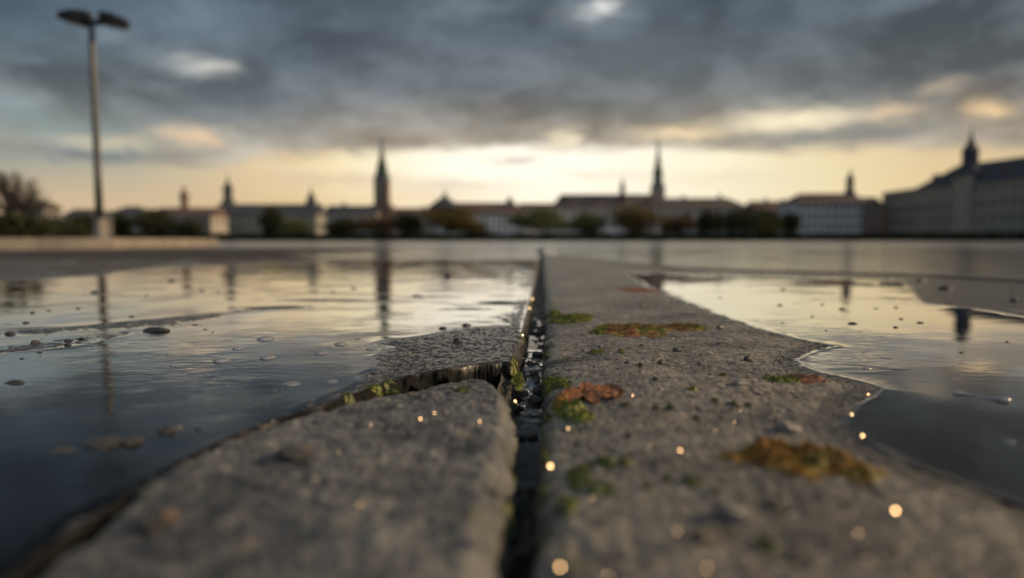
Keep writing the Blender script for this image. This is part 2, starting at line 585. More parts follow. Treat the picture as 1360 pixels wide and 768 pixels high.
left_edge = gp([(688, 474), (692, 458), (696, 440), (701, 418), (706, 396), (710, 374), (713.2, 352), (714.5, 344)])
crack_up = gp([(-420, 960), (-25, 800), (72, 724), (142, 677), (212, 631), (240, 613), (335, 569), (365, 558), (415, 543), (450, 530), (490, 517),
               (532, 503), (560, 496), (605, 489), (640, 484), (676, 481)])
LEFT = [(-6.5, -0.6)] + [crack_up[0]] + crack_up[1:] + left_edge + [(0.235, 5.60), (-6.5, 5.60)]
frag_top = gp([(-380, 985), (10, 804), (66, 752), (113, 724), (162, 686), (187, 660), (213, 642), (251, 620), (301, 595), (341, 577), (402, 557), (441, 546),
               (471, 536), (526, 526), (566, 514), (600, 508), (622, 503), (640, 503), (654, 508), (667, 519), (676, 535), (683, 560), (684, 576), (679, 610), (674, 640), (668, 690), (661, 740),
               (656, 768), (640, 900), (620, 1200)], FRAG_Z)
FRAG = frag_top + [(-0.02, -0.6), (-1.0, -0.6)]
right_edge = gp([(700, 1200), (710, 900), (714, 768), (716, 700), (718.5, 640), (721, 590), (723.5, 555), (726, 530), (727, 508), (726, 494), (723, 484), (724, 474), (725, 450), (725, 425),
                 (724, 400), (722.5, 370), (721.5, 355)])
RIGHT = [(0.01, -0.6)] + right_edge + gp([(722.3, 340), (775, 343.5), (830, 350.5), (900, 357.5), (1000, 361), (1200, 366), (1360, 376)]) + [(3.6, 1.9), (3.6, -0.6)]
rb = gp([(722.1, 339.4), (775, 342.7), (832, 349.4), (902, 355.8), (1000, 359.0), (1200, 364), (1360, 373.6)])
RIGHT2 = rb[::-1] + gp([(721.8, 338.5), (721.0, 331)]) + [(0.64, 13.8), (12.0, 13.8), (12.0, 1.75), (3.64, 1.98)]
LEFT2 = [(-13.5, 5.63), (0.238, 5.63)] + gp([(714.6, 335), (715.4, 330.5)]) + [(0.555, 13.8), (-13.5, 13.8)]

PUD_L = gp([(-500, 402), (0, 373), (130, 366), (200, 357), (300, 352), (480, 346.5), (600, 346.5), (660, 352), (690, 364), (688, 384), (676, 412), (655, 430), (600, 438),
            (540, 450), (512, 468), (498, 484), (486, 506), (450, 523), (415, 537), (365, 553), (240, 607), (140, 670), (60, 724), (-30, 796), (-420, 975)]) + [(-3.0, 0.0), (-3.5, 1.5)]
ISL_L = gp([(-420, 470), (-120, 432), (0, 434), (100, 428), (190, 420), (290, 410), (400, 402), (440, 406), (360, 416), (300, 428), (250, 442), (160, 458), (60, 470), (-60, 484), (-300, 520)])
PUD_R = gp([(835, 362), (960, 366), (1100, 369), (1200, 372), (1216, 392), (1222, 402), (1290, 408), (1370, 420), (1480, 436), (1800, 470), (2000, 560), (1900, 700), (1620, 722), (1420, 690), (1310, 655),
            (1215, 617), (1160, 590), (1138, 566), (1132, 552), (1142, 538), (1162, 525), (1176, 516), (1150, 508), (1115, 499), (1085, 493), (1066, 486), (1060, 478), (1078, 468), (1112, 459),
            (1066, 450), (1012, 436), (958, 418), (905, 396), (862, 380)])
WL_L, WL_R = -0.0016, -0.0016


def gauss(x, y, px, py, wx, wy):
    c = G(px, py)
    return np.exp(-((x - c.x) / wx) ** 2 - ((y - c.y) / wy) ** 2)


def edge_profile(d, r, rv):
    q = np.clip(1 - d / r, 0, 1)
    z = -rv * (1 - np.sqrt(np.maximum(0, 1 - q * q)))
    return np.where(d < 0, -rv - np.minimum(0.055 - rv, np.where(d > -0.003, -d * 4.0, 0.012 + (-d - 0.003) * 20.0)), z)


def smin_depth(p, slope_in, maxdep, slope_out, maxrise):
    return np.where(p > 0, -maxdep * (1 - np.exp(-p * slope_in / maxdep)), maxrise * (1 - np.exp(p * slope_out / maxrise)))


def jitter(x, y, d, s):
    near = d < 0.12
    j = np.zeros_like(d)
    if near.any():
        xs, ys = x[near], y[near]
        j[near] = 0.0058 * fbm(xs, ys, 0.036, s, 2) + np.clip((d[near] - 0.001) / 0.005, 0.12, 1) * (0.0020 * fbm(xs, ys, 0.010, s + 5, 2) + 0.0006 * fbm(xs, ys, 0.003, s + 9, 1))
    return d + j


def h_left(x, y, full=True):
    d = poly_sdf(x, y, LEFT)
    p = poly_sdf(x, y, PUD_L)
    p = p + 0.016 * fbm(x, y, 0.10, 37, 3) * np.clip((d - 0.03) / 0.05, 0, 1)
    isl = poly_sdf(x, y, ISL_L)
    sm = -0.0016 + smin_depth(p, 0.035, 0.0042, 0.030, 0.0022)
    sm = sm + np.where(p > -0.02, 0.0047 * np.clip((isl + 0.04) / 0.12, 0, 1), 0)
    for (px, py, w, l, a) in [(545, 372, 0.16, 0.05, 0.006), (478, 399, 0.20, 0.035, 0.0048), (662, 402, 0.05, 0.03, 0.006), (640, 371, 0.25, 0.05, 0.005), (560, 394, 0.10, 0.02, 0.005),
                              (400, 398, 0.12, 0.03, 0.004), (360, 408, 0.14, 0.03, 0.003), (615, 410, 0.06, 0.02, 0.004)]:
        sm = sm + a * gauss(x, y, px, py, w, l)
    sm = sm + 0.0016 * fbm(x, y, 0.30, 3, 3)
    z = sm
    if full:
        amp = 1.0
        z = z + amp * (0.0009 * fbm(x, y, 0.030, 11, 2) + 0.0009 * fbm(x, y, 0.011, 15, 2) + 0.0006 * fbm(x, y, 0.0045, 18, 1))
        z = z - 0.0016 * np.clip(fbm(x, y, 0.016, 23, 2) - 0.55, 0, 1)
        dj = jitter(x, y, d, 31)
        side = np.clip((y - 0.90 - 0.25 * x) / 0.04, 0, 1) * np.clip((x + 0.06) / 0.04, 0, 1)
        z = z + edge_profile(dj, 0.0065 + 0.0075 * side, 0.006 + 0.008 * side)
    return z, sm, d


def h_frag(x, y, full=True):
    d = poly_sdf(x, y, FRAG)
    tip = G(645, 503, FRAG_Z)
    dt = np.sqrt((x - tip.x) ** 2 + (y - tip.y) ** 2)
    sm = FRAG_Z + 0.004 * np.clip((0.80 - y) / 0.2, 0, 1) - 0.0022 * np.exp(-(dt / 0.10) ** 2) * np.clip(1 - (x - tip.x + 0.01) / 0.05, 0, 1) + 0.0008 * np.clip((dt - 0.10) / 0.22, 0, 1) * np.clip((tip.x - x) / 0.1, 0, 1) + 0.0016 * fbm(x, y, 0.14, 43, 2)
    z = sm
    if full:
        z = z + 0.0015 * fbm(x, y, 0.030, 51, 2) + 0.0015 * fbm(x, y, 0.013, 55, 2) + 0.0007 * fbm(x, y, 0.0045, 58, 1)
        z = z - 0.0030 * np.clip(fbm(x, y, 0.020, 63, 2) - 0.45, 0, 1)
        for (px, py, w, l, a) in [(372, 716, 0.022, 0.008, 0.006), (585, 720, 0.014, 0.007, 0.006), (470, 690, 0.01, 0.006, 0.004), (530, 660, 0.01, 0.006, 0.004), (648, 690, 0.006, 0.01, 0.006),
                                  (515, 570, 0.010, 0.007, 0.003), (548, 529, 0.014, 0.010, 0.002)]:
            z = z - a * gauss(x, y, px, py, w, l)
        dj = jitter(x, y, d, 71)
        side = np.clip((x + 0.045 - 0.05 * (y - 0.4)) / 0.03, 0, 1)
        z = z + edge_profile(dj, 0.006 + 0.017 * side, 0.006 + 0.017 * side)
    return z, sm, d


def h_right(x, y, full=True):
    d = poly_sdf(x, y, RIGHT)
    p = poly_sdf(x, y, PUD_R) + 0.006 * fbm(x, y, 0.06, 97, 2) * np.clip(y / 1.2, 0.4, 2.0)
    sm = -0.0016 + smin_depth(p, 0.13, 0.0070, 0.10, 0.0032)
    sm = sm + 0.0006 * fbm(x, y, 0.25, 83, 2)
    ge = np.clip((0.09 - (x - 0.02 - 0.043 * y)) / 0.09, 0, 1)
    z = sm - 0.007 * ge * ge
    if full:
        sub = np.where(p > 0.01, 0.45, 1.0)
        z = z + sub * (0.0009 * fbm(x, y, 0.028, 91, 2) + 0.0010 * fbm(x, y, 0.010, 95, 2) + 0.0007 * fbm(x, y, 0.0042, 98, 1))
        z = z - 0.0020 * np.clip(fbm(x, y, 0.014, 103, 2) - 0.5, 0, 1)
        # the worn notch and short crack running in from the joint
        for (px, py, w, l, a) in [(733, 475, 0.030, 0.010, 0.006), (750, 477, 0.030, 0.006, 0.0035)]:
            z = z - a * gauss(x, y, px, py, w, l)
        dj = jitter(x, y, d, 111)
        z = z + edge_profile(dj, 0.020, 0.015)
    return z, sm, d


def h_right2(x, y, full=True):
    d = poly_sdf(x, y, RIGHT2)
    sm = 0.0012 + 0.0014 * fbm(x, y, 0.9, 123, 3)
    z = sm
    if full:
        z = z + 0.0006 * fbm(x, y, 0.05, 131, 2) + edge_profile(d, 0.010, 0.010)
    return z, sm, d


def h_left2(x, y, full=True):
    d = poly_sdf(x, y, LEFT2)
    sm = 0.0002 + 0.0014 * fbm(x, y, 0.9, 143, 3)
    z = sm
    if full:
        z = z + 0.0006 * fbm(x, y, 0.05, 151, 2) + edge_profile(d, 0.010, 0.010)
    return z, sm, d


# shared fan-shaped sampling of the paved area, denser where things are near
rows = [-0.55]
while rows[-1] < 13.9:
    yv = rows[-1]
    if yv < 0.22:
        st = 0.006
    else:
        st = max(0.0021, 0.0021 * (yv / 0.75) ** 1.6)
    rows.append(yv + st)
rows = np.array(rows)
NC = 1240
tcol = np.linspace(-1, 1, NC)
tcol = np.sign(tcol) * (0.75 * np.abs(tcol) + 0.25 * np.abs(tcol) ** 3)
GX = (np.maximum(rows, 0.0)[:, None] * 0.98 + 0.34) * tcol[None, :] + 0.02
GY = np.repeat(rows[:, None], NC, axis=1)
DXR = (np.maximum(rows, 0.0) * 0.98 + 0.34) * 2 / NC


def region_box(poly, pad=0.03):
    a = np.array(poly)
    return a[:, 0].min() - pad, a[:, 0].max() + pad, a[:, 1].min() - pad, a[:, 1].max() + pad


def cells_from_mask(mask):
    """indices of the grid cells whose four corners are all kept; returns vertex map + quads"""
    c = mask[:-1, :-1] & mask[1:, :-1] & mask[:-1, 1:] & mask[1:, 1:]
    used = np.zeros(mask.shape, bool)
    used[:-1, :-1] |= c
    used[1:, :-1] |= c
    used[:-1, 1:] |= c
    used[1:, 1:] |= c
    idx = np.full(mask.shape, -1, np.int64)
    idx[used] = np.arange(used.sum())
    q = np.stack([idx[:-1, :-1][c], idx[:-1, 1:][c], idx[1:, 1:][c], idx[1:, :-1][c]], axis=1)
    return used, q


def build_slab(name, poly, hfun, mat, label, wl=None, gap_algae=True):
    x0, x1, y0, y1 = region_box(poly)
    r0, r1 = np.searchsorted(rows, y0), min(len(rows), np.searchsorted(rows, y1) + 1)
    X, Y = GX[r0:r1], GY[r0:r1]
    bx = (X > x0) & (X < x1)
    z = np.zeros_like(X)
    sm = np.zeros_like(X)
    d = np.full_like(X, -1.0)
    zz, ss_, dd = hfun(X[bx], Y[bx])
    z[bx], sm[bx], d[bx] = zz, ss_, dd
    lim = np.maximum(0.0052, 0.5 * DXR[r0:r1])[:, None]
    mask = d > -lim
    used, q = cells_from_mask(mask)
    verts = np.stack([X[used], Y[used], z[used]], axis=1)
    wallw = np.clip((0.004 - d[used]) / 0.003, 0, 1)
    if gap_algae:
        verts[:, 0] += 0.0022 * wallw * fbm(X[used] + 2.0 * z[used], z[used] * 1.6 + Y[used], 0.009, 401, 2)
        verts[:, 1] += 0.0030 * wallw * fbm(X[used] + 2.0 * z[used], z[used] * 1.6 - Y[used], 0.010, 405, 2)
    me = mesh_np(name, verts, q)
    if wl is not None:
        wet = np.clip((wl + 0.0030 - sm[used]) / 0.0026, 0, 1)
        if hfun is h_left:
            wet = np.maximum(wet, 0.95 * np.clip((3.2 - Y[used]) / 0.6, 0, 1))
        if hfun is h_frag:
            wet = np.maximum(0.45 * wet, 0.25 * np.clip((X[used] + 0.045 - 0.05 * (Y[used] - 0.4)) / 0.03, 0, 1) * np.clip((0.024 - d[used]) / 0.008, 0, 1))
        if hfun is h_right:
            pp = poly_sdf(X[used], Y[used], PUD_R)
            wet = np.maximum(wet, np.clip((pp + 0.05) / 0.035, 0, 1) * 0.9)
            wet = np.maximum(wet, np.clip((X[used] - 0.8) / 0.2, 0, 1) * np.clip((Y[used] - 1.45) / 0.2, 0, 1))
    else:
        wet = np.clip(0.9 + 0.6 * fbm(X[used], Y[used], 1.1, 7, 3), 0, 1) * np.clip((X[used] + 2.6 + 0.5 * fbm(X[used], Y[used], 1.5, 9, 2)) / 0.8, 0, 1)
    at = me.attributes.new('wet', 'FLOAT', 'POINT')
    at.data.foreach_set('value', wet.astype(np.float32))
    al = np.clip(1 - d[used] / 0.10, 0, 1) if gap_algae else np.zeros(used.sum())
    at = me.attributes.new('algae', 'FLOAT', 'POINT')
    at.data.foreach_set('value', al.astype(np.float32))
    crack_shade = np.zeros(int(used.sum()), np.float32)
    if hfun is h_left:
        crack_shade = np.where((Y[used] < 0.915 + 0.25 * X[used]) & (X[used] < 0.0), np.clip((0.0048 - d[used]) / 0.003, 0, 1), 0)  # left slab's broken face only: where the crack's shade is painted
    at = me.attributes.new('crack_shade', 'FLOAT', 'POINT')
    at.data.foreach_set('value', crack_shade.astype(np.float32))
    o = link_mesh(name, me, mat)
    tag(o, label, 'paving slab', None, 'thing')
    return o, (X, Y, z, sm, d)


def build_water(name, mat, fields, wl, label, men=0.0010):
    X, Y, z, sm, d = fields
    dep = wl - sm
    keep = (dep > -0.0016) & (d > 0.0045)
    zw = wl + men * np.exp(-np.maximum(dep, 0) / 0.0011) - np.clip(-dep, 0, 1) * 0.8
    used, q = cells_from_mask(keep)
    verts = np.stack([X[used], Y[used], zw[used]], axis=1)
    me = mesh_np(name, verts, q)
    o = link_mesh(name, me, mat)
    tag(o, label, 'puddle', None, 'structure')
    return o


slabL, fL = build_slab('paving_slab', LEFT, h_left, M['slab_left'], 'soaked dark paving slab flooded by the left puddle, behind the curved crack', WL_L)
slabF, fF = build_slab('paving_slab', FRAG, h_frag, M['slab_frag'], 'broken corner piece of grey paving slab with rounded tip in front of the crack', FRAG_Z - 0.002)
slabR, fR = build_slab('paving_slab', RIGHT, h_right, M['slab_right'], 'pale brown mossy paving slab right of the joint, holding the ragged puddle', WL_R)
M['slab_far'] = slab_mat('far_wet_concrete', (0.075, 0.073, 0.073), (0.05, 0.05, 0.053), (0.7, 0.7, 0.7), 0.75, 0.13, 0.1, 0.0003, 0.03)
slabR2, _ = build_slab('paving_slab', RIGHT2, h_right2, M['slab_far'], 'wet grey paving slab beyond the right puddle, past the mossy cross joint', None, False)
slabL2, _ = build_slab('paving_slab', LEFT2, h_left2, M['slab_far'], 'wet grey paving slab beyond the left puddle, reaching to the lamp post', None, False)
build_water('puddle', M['water_left'], fL, WL_L, 'wide shallow rain puddle over the left slab mirroring the sky')
build_water('puddle', M['water_right'], fR, WL_R, 'dark ragged-edged rain puddle on the right slab mirroring the sky')

# ------------------------------------------------------------------ ground, far square, joint
M['earth'] = simple_mat('dark_wet_earth', (0.022, 0.020, 0.017), (0.05, 0.045, 0.038), 30.0, 0.55)
M['square'] = simple_mat('wet_asphalt_square', (0.070, 0.066, 0.064), (0.12, 0.112, 0.108), 0.35, 0.25)
b = MB()
b.poly([(-3000, -60, -0.062), (3000, -60, -0.062), (3000, 4000, -0.062), (-3000, 4000, -0.062)], [(0, 1, 2, 3)])
o = b.build('ground', M['earth'])
tag(o, 'dark bare earth stretching away to the horizon', 'ground', None, 'structure')
b = MB()
b.poly([(-220, 13.85, -0.004), (300, 13.85, -0.004), (300, 300, -0.004), (-220, 300, -0.004)], [(0, 1, 2, 3)])
b.poly([(-220, -40, -0.004), (-13.55, -40, -0.004), (-13.55, 13.83, -0.004), (-220, 13.83, -0.004)], [(0, 1, 2, 3)])
b.poly([(12.05, -40, -0.004), (300, -40, -0.004), (300, 13.83, -0.004), (12.05, 13.83, -0.004)], [(0, 1, 2, 3)])
o = b.build('pavement', M['square'])
tag(o, 'broad wet grey town square reaching to the hedge', 'pavement', None, 'structure')

# joint: mud bed and the water standing in it
jy = np.concatenate([np.arange(0.12, 1.5, 0.0028), np.arange(1.5, 6.0, 0.02), np.arange(6.0, 13.7, 0.06)])
jt = np.linspace(-0.042, 0.042, 50)
ctr = np.array([[(a[0] + b_[0]) / 2, (a[1] + b_[1]) / 2] for a, b_ in [
    (G(640, 900), G(710, 900)), (G(656, 768), G(714, 768)), (G(668, 690), G(716, 690)), (G(676, 630), G(719, 630)), (G(684, 576), G(722, 576)), (G(680, 530), G(726, 530)), (G(692, 490), G(726, 490)),
    (G(694, 450), G(725, 450)), (G(705, 400), G(724, 400)), (G(713, 352), G(721, 352)), (G(714.6, 335), G(721.4, 335)), (G(715.4, 330.5), G(721.0, 330.5))]])
jx = np.interp(jy, ctr[:, 1], ctr[:, 0])
JX = jx[:, None] + jt[None, :]
JY = np.repeat(jy[:, None], len(jt), axis=1)
JZ = -0.0368 + 0.0072 * fbm(JX, JY * 0.30, 0.021, 201, 3, 0.6) + 0.002 * fbm(JX, JY, 0.006, 207, 2) + 0.016 * (np.abs(jt)[None, :] / 0.036) ** 2 + 0.008 * np.clip((JY - 1.35) / 0.5, 0, 1)
used, q = cells_from_mask(np.ones(JX.shape, bool))
o = link_mesh('mud', mesh_np('mud', np.stack([JX.ravel(), JY.ravel(), JZ.ravel()], 1), q), simple_mat('black_mud', (0.012, 0.010, 0.008), (0.035, 0.028, 0.020), 120.0, 0.45, 0, 0.0015, 300))
tag(o, 'black mud and crumbs lying in the joint between the slabs', 'mud', None, 'stuff')
WX = jx[:, None] + np.linspace(-0.036, 0.036, 4)[None, :]
WY = np.repeat(jy[:, None], 4, axis=1)
used, q = cells_from_mask(np.ones(WX.shape, bool))
o = link_mesh('water', mesh_np('water', np.stack([WX.ravel(), WY.ravel(), np.full(WX.size, -0.0335)], 1), q), M['water_gap'])
tag(o, 'dark still water standing deep in the joint between slabs', 'water', None, 'structure')


def zat(fun, x, y):
    z, sm, d = fun(np.array([x]), np.array([y]))
    return float(z[0])


# ------------------------------------------------------------------ moss and lichen
def moss_mat(name, cols, scale):
    m, T = new_mat(name)
    t = T.n('ShaderNodeTexCoord').outputs['Object']
    nz = T.noise(t, scale, 3.0, 0.6)
    n2 = T.noise(t, 900.0, 2.0, 0.6)
    k = len(cols)
    c = T.ramp(nz, [(0.32 + 0.36 * i / max(1, k - 1), cc) for i, cc in enumerate(cols)])
    c = T.mix(1.0, c, T.ramp(n2, [(0.3, (0.55, 0.55, 0.5)), (0.7, (1.5, 1.5, 1.4))]), 'MULTIPLY')
    p = T.n('ShaderNodeBsdfPrincipled')
    T.set(p.inputs['Base Color'], c)
    p.inputs['Roughness'].default_value = 0.6
    p.inputs['Subsurface Weight'].default_value = 0.0
    finish(T, p.outputs[0])
    return m


GRN = [(0.040, 0.058, 0.010), (0.10, 0.125, 0.015), (0.19, 0.19, 0.022)]
M['moss_green'] = moss_mat('green_moss', GRN, 60.0)
M['moss_dark'] = moss_mat('dark_green_moss', [(0.030, 0.045, 0.010), (0.06, 0.08, 0.015), (0.11, 0.12, 0.02)], 60.0)
M['moss_rust'] = moss_mat('rusty_moss', [(0.12, 0.042, 0.018), (0.19, 0.075, 0.03), (0.16, 0.15, 0.02), (0.08, 0.095, 0.013)], 32.0)
M['moss_ochre'] = moss_mat('ochre_moss', [(0.11, 0.040, 0.014), (0.25, 0.115, 0.014), (0.20, 0.13, 0.013), (0.08, 0.08, 0.013)], 26.0)
M['lichen_red'] = moss_mat('red_lichen', [(0.12, 0.040, 0.024), (0.22, 0.09, 0.05), (0.17, 0.08, 0.05)], 70.0)
M['leaf_brown'] = moss_mat('brown_leaf', [(0.10, 0.035, 0.012), (0.22, 0.085, 0.030), (0.15, 0.055, 0.02)], 45.0)


def moss_patch(name, fun, px, py, wpx, hpx, hgt, mat, label, cat='moss', base=0.0, seed=1, blade=0.0032, density=1.0, angle=0.0, group=None):
    """a cushion: lumpy bed following the stone plus thousands of tiny leaf blades"""
    r_ = np.random.default_rng(seed)
    c = G(px, py, base)
    a = G(px - wpx / 2, py, base)
    rx = (c - a).length
    yn, yf = G(px, py + hpx / 2, base).y, G(px, py - hpx / 2, base).y
    ry = max(0.004, (yf - yn) / 2)
    ca, sa = math.cos(angle), math.sin(angle)
    n = 44
    u = np.linspace(-1.15, 1.15, n)
    U, V = np.meshgrid(u, u)

    def dome(U, V):
        x = (U * rx * ca - V * ry * sa)
        y = (U * rx * sa + V * ry * ca)
        rr = np.sqrt(U * U + V * V) + 0.34 * fbm(U + seed * 3.1, V - seed, 0.75, seed, 3)
        env = np.clip((1.0 - rr) / 0.55, 0, 1)
        s_ = min(rx, ry)
        lump = 0.55 + 0.75 * fbm(x + seed, y, max(0.006, s_ * 0.55), seed + 40, 2)
        return x + c.x, y + c.y, env, np.clip(lump, 0.12, 1.6) * np.sqrt(env)
    x, y, env, hh = dome(U, V)
    gz = fun(x.ravel(), y.ravel())[0].reshape(x.shape)
    hgt = hgt * 0.95
    z = gz - 0.0012 + hgt * hh
    mask = env > 0.0
    used, q = cells_from_mask(mask)
    if used.sum() < 4:
        return None
    verts = np.stack([x[used], y[used], z[used]], 1)
    allv, allf = [verts], [q]
    area = math.pi * rx * ry
    nb = int(min(9000, max(200, density * area / (0.0011 ** 2))))
    bu = r_.uniform(-1.1, 1.1, nb)
    bv = r_.uniform(-1.1, 1.1, nb)
    bx, by, be, bh = dome(bu, bv)
    ok = (be > 0.02) & (r_.random(nb) < 0.25 + 0.9 * be)
    bx, by, be, bh = bx[ok], by[ok], be[ok], bh[ok]
    bz = fun(bx, by)[0] - 0.0014 + hgt * bh
    nb = len(bx)
    ang = r_.uniform(0, 2 * math.pi, nb)
    L = blade * r_.uniform(0.5, 1.25, nb) * (0.55 + 0.45 * be)
    lean = r_.uniform(0.0, 0.9, nb) * L
    w = blade * 0.16 * r_.uniform(0.7, 1.5, nb)
    la = r_.uniform(0, 2 * math.pi, nb)
    p0 = np.stack([bx - np.cos(ang) * w, by - np.sin(ang) * w, bz], 1)
    p1 = np.stack([bx + np.cos(ang) * w, by + np.sin(ang) * w, bz], 1)
    mx, my = bx + np.cos(la) * lean * 0.4, by + np.sin(la) * lean * 0.4
    p2 = np.stack([mx + np.cos(ang) * w * 0.8, my + np.sin(ang) * w * 0.8, bz + L * 0.55], 1)
    p3 = np.stack([bx + np.cos(la) * lean, by + np.sin(la) * lean, bz + L * 0.95], 1)
    off = len(verts)
    allv.append(np.stack([p0, p1, p2, p3], 1).reshape(-1, 3))
    i = np.arange(nb) * 4 + off
    allf.append(np.stack([i, i + 1, i + 2, i + 3], 1))
    vv = np.concatenate(allv)
    org = np.array([c.x, c.y, base])
    me = mesh_np(name, vv - org, np.concatenate(allf))
    o = link_mesh(name, me, mat, None, tuple(org))
    tag(o, label, cat, group)
    return o


def h_crack(x, y, full=True):
    a, b2 = h_left(x, y)[0], h_frag(x, y)[0]
    return (np.maximum(np.maximum(a, b2), -0.009),)


mg, md, mr, mo, ml, mb = (M[k] for k in ('moss_green', 'moss_dark', 'moss_rust', 'moss_ochre', 'lichen_red', 'leaf_brown'))
HR, HL, HF = h_right, h_left, h_frag
moss_patch('moss_patch', HR, 758, 423, 66, 12, 0.008, mg, 'bright green moss strip lying on the right slab edge beside the far joint', seed=1)
moss_patch('moss_patch', HR, 735, 415, 22, 10, 0.008, mg, 'small green moss tuft on the joint edge just behind the bright strip', seed=2)
moss_patch('moss_patch', HR, 842, 440, 100, 17, 0.009, mr, 'rust brown and green moss cushion in the middle of the right slab', seed=3)
moss_patch('moss_patch', HR, 905, 436, 70, 10, 0.006, mr, 'thin brown moss trailing right from the rusty cushion', seed=4)
moss_patch('moss_patch', HR, 795, 443, 30, 6, 0.006, mg, 'little green moss tip left of the rusty cushion', seed=5)
moss_patch('lichen_patch', HR, 848, 386, 60, 7, 0.005, ml, 'flat reddish lichen patch beside the puddle far up the right slab', 'lichen', seed=6, blade=0.002)
moss_patch('moss_patch', HR, 792, 469, 24, 5, 0.004, mg, 'thin green moss dash alone on the bare right slab', seed=7)
moss_patch('moss_patch', HR, 825, 469, 10, 5, 0.004, mg, 'tiny round green moss dot right of the moss dash', seed=8)
moss_patch('moss_patch', HR, 1040, 506, 52, 9, 0.006, mg, 'yellow green moss tuft by the puddle shore', seed=9)
moss_patch('lichen_patch', HR, 1070, 504, 58, 14, 0.004, ml, 'dull red lichen beside the yellow green tuft at the puddle shore', 'lichen', seed=10, blade=0.002)
moss_patch('moss_patch', HR, 1050, 612, 165, 48, 0.010, mo, 'large ochre and rust moss cushion in the right foreground', seed=11, density=1.3)
moss_patch('moss_patch', HR, 1130, 628, 84, 30, 0.007, mo, 'low ochre moss tail at the right end of the large cushion', seed=12)
moss_patch('moss_patch', HR, 757, 541, 46, 22, 0.009, mg, 'bright yellow green moss pad under the brown leaf at the joint', seed=14)
moss_patch('moss_patch', HR, 772, 552, 40, 14, 0.007, mg, 'second green moss pad just in front of the bright one', seed=15)
moss_patch('moss_patch', HR, 745, 530, 26, 20, 0.008, mo, 'ochre moss bit at the left tip of the brown leaf', seed=16)
moss_patch('moss_patch', HR, 736, 500, 26, 24, 0.007, mg, 'green moss strand climbing over the right slab edge near the pale scrap', seed=17, angle=0.3)
moss_patch('moss_patch', HR, 806, 612, 28, 12, 0.006, md, 'left of two dark green moss blots in front of the joint', seed=18)
moss_patch('moss_patch', HR, 830, 614, 26, 12, 0.006, md, 'right of two dark green moss blots in front of the joint', seed=19)
moss_patch('moss_patch', HR, 800, 646, 40, 14, 0.007, md, 'dark olive moss lump below the two blots', seed=20)
moss_patch('moss_patch', HR, 752, 660, 30, 22, 0.007, mg, 'olive green moss lump on the near right slab edge', seed=21)
moss_patch('moss_patch', HR, 770, 625, 44, 34, 0.005, md, 'patchy dark green moss running along the near right edge', seed=22)
moss_patch('moss_patch', HR, 1017, 728, 26, 18, 0.006, md, 'blurred dark green moss dot in the near right foreground', seed=23)
moss_patch('moss_patch', HR, 920, 643, 26, 14, 0.004, md, 'faint dark moss blot between joint and ochre cushion', seed=24)
moss_patch('moss_patch', HR, 973, 358.5, 40, 2.6, 0.016, mg, 'green moss tuft growing in the far cross joint', seed=25, blade=0.006)
moss_patch('moss_patch', HR, 1206, 362.5, 22, 2.6, 0.016, md, 'olive moss tuft further right in the far cross joint', seed=26, blade=0.006)
moss_patch('moss_patch', HR, 920, 520, 12, 5, 0.004, mg, 'tiny green moss dot on the bare slab left of the shore tuft', seed=27)
def h_corner(x, y, full=True):
    return (np.maximum(h_left(x, y)[0], -0.016),)


moss_patch('moss_patch', h_corner, 689, 489, 16, 22, 0.005, mg, 'green moss hanging down the left slab corner into the joint', seed=35, blade=0.0032)
moss_patch('moss_patch', HL, 685, 478, 16, 14, 0.004, mg, 'green moss clinging to the left slab corner at the joint', seed=28, blade=0.003)
moss_patch('moss_patch', h_crack, 497, 513, 24, 6, 0.003, mg, 'yellow green moss clump inside the curved crack', seed=29, blade=0.0028)
moss_patch('moss_patch', h_crack, 517, 508, 22, 6, 0.003, md, 'dark green moss clump right of the yellow one in the crack', seed=30, blade=0.0028)
moss_patch('moss_patch', h_crack, 461, 524, 20, 6, 0.003, md, 'olive moss clump left along the curved crack', seed=31, blade=0.0028)
moss_patch('moss_patch', HF, 655, 503, 22, 8, 0.003, mg, 'thin green moss on the rounded tip of the broken corner piece', seed=32, base=FRAG_Z)
moss_patch('moss_patch', HF, 612, 520, 30, 8, 0.003, md, 'dark moss stain on the broken piece near its tip', seed=33, base=FRAG_Z)
def h_rim(x, y, full=True):
    return (np.maximum(h_right(x, y)[0], -0.024),)


def h_rim_left(x, y, full=True):
    return (np.maximum(np.maximum(h_frag(x, y)[0], h_left(x, y)[0]), -0.022),)


for k, (fun, px, py, w, h_, lab) in enumerate([
    (h_rim, 724, 590, 12, 26, 'dark moss streak on the right joint wall in front of the yellow green pad'), (h_rim, 722, 632, 12, 28, 'dark moss streak on the right joint wall beside the olive lump'),
    (h_rim, 725, 462, 9, 16, 'thin moss streak on the right joint wall opposite the left slab corner'), (h_rim, 727, 540, 12, 18, 'dark moss streak on the right joint wall below the brown leaf'),
    (h_rim, 719, 690, 12, 34, 'blurred moss streak on the right joint wall nearest the viewer'), (h_rim_left, 681, 600, 12, 24, 'dark moss on the inner wall of the broken piece at the joint'),
    (h_rim_left, 676, 650, 12, 30, 'blurred moss on the inner wall of the broken piece nearest the viewer')]):
    moss_patch('moss_patch', fun, px, py, w, h_, 0.005, md, lab, seed=90 + k)
for i, (px, py) in enumerate([(995, 480), (960, 500), (950, 535), (975, 540), (993, 540), (870, 545), (925, 560), (885, 640), (860, 650), (950, 660), (890, 545), (830, 540), (850, 488)]):
    moss_patch('moss_speck', HR, px, py, random.uniform(7, 14), random.uniform(4, 8), 0.003, md, 'tiny dark green moss speck scattered over the right slab', 'moss', seed=60 + i, group='moss specks on the right slab')

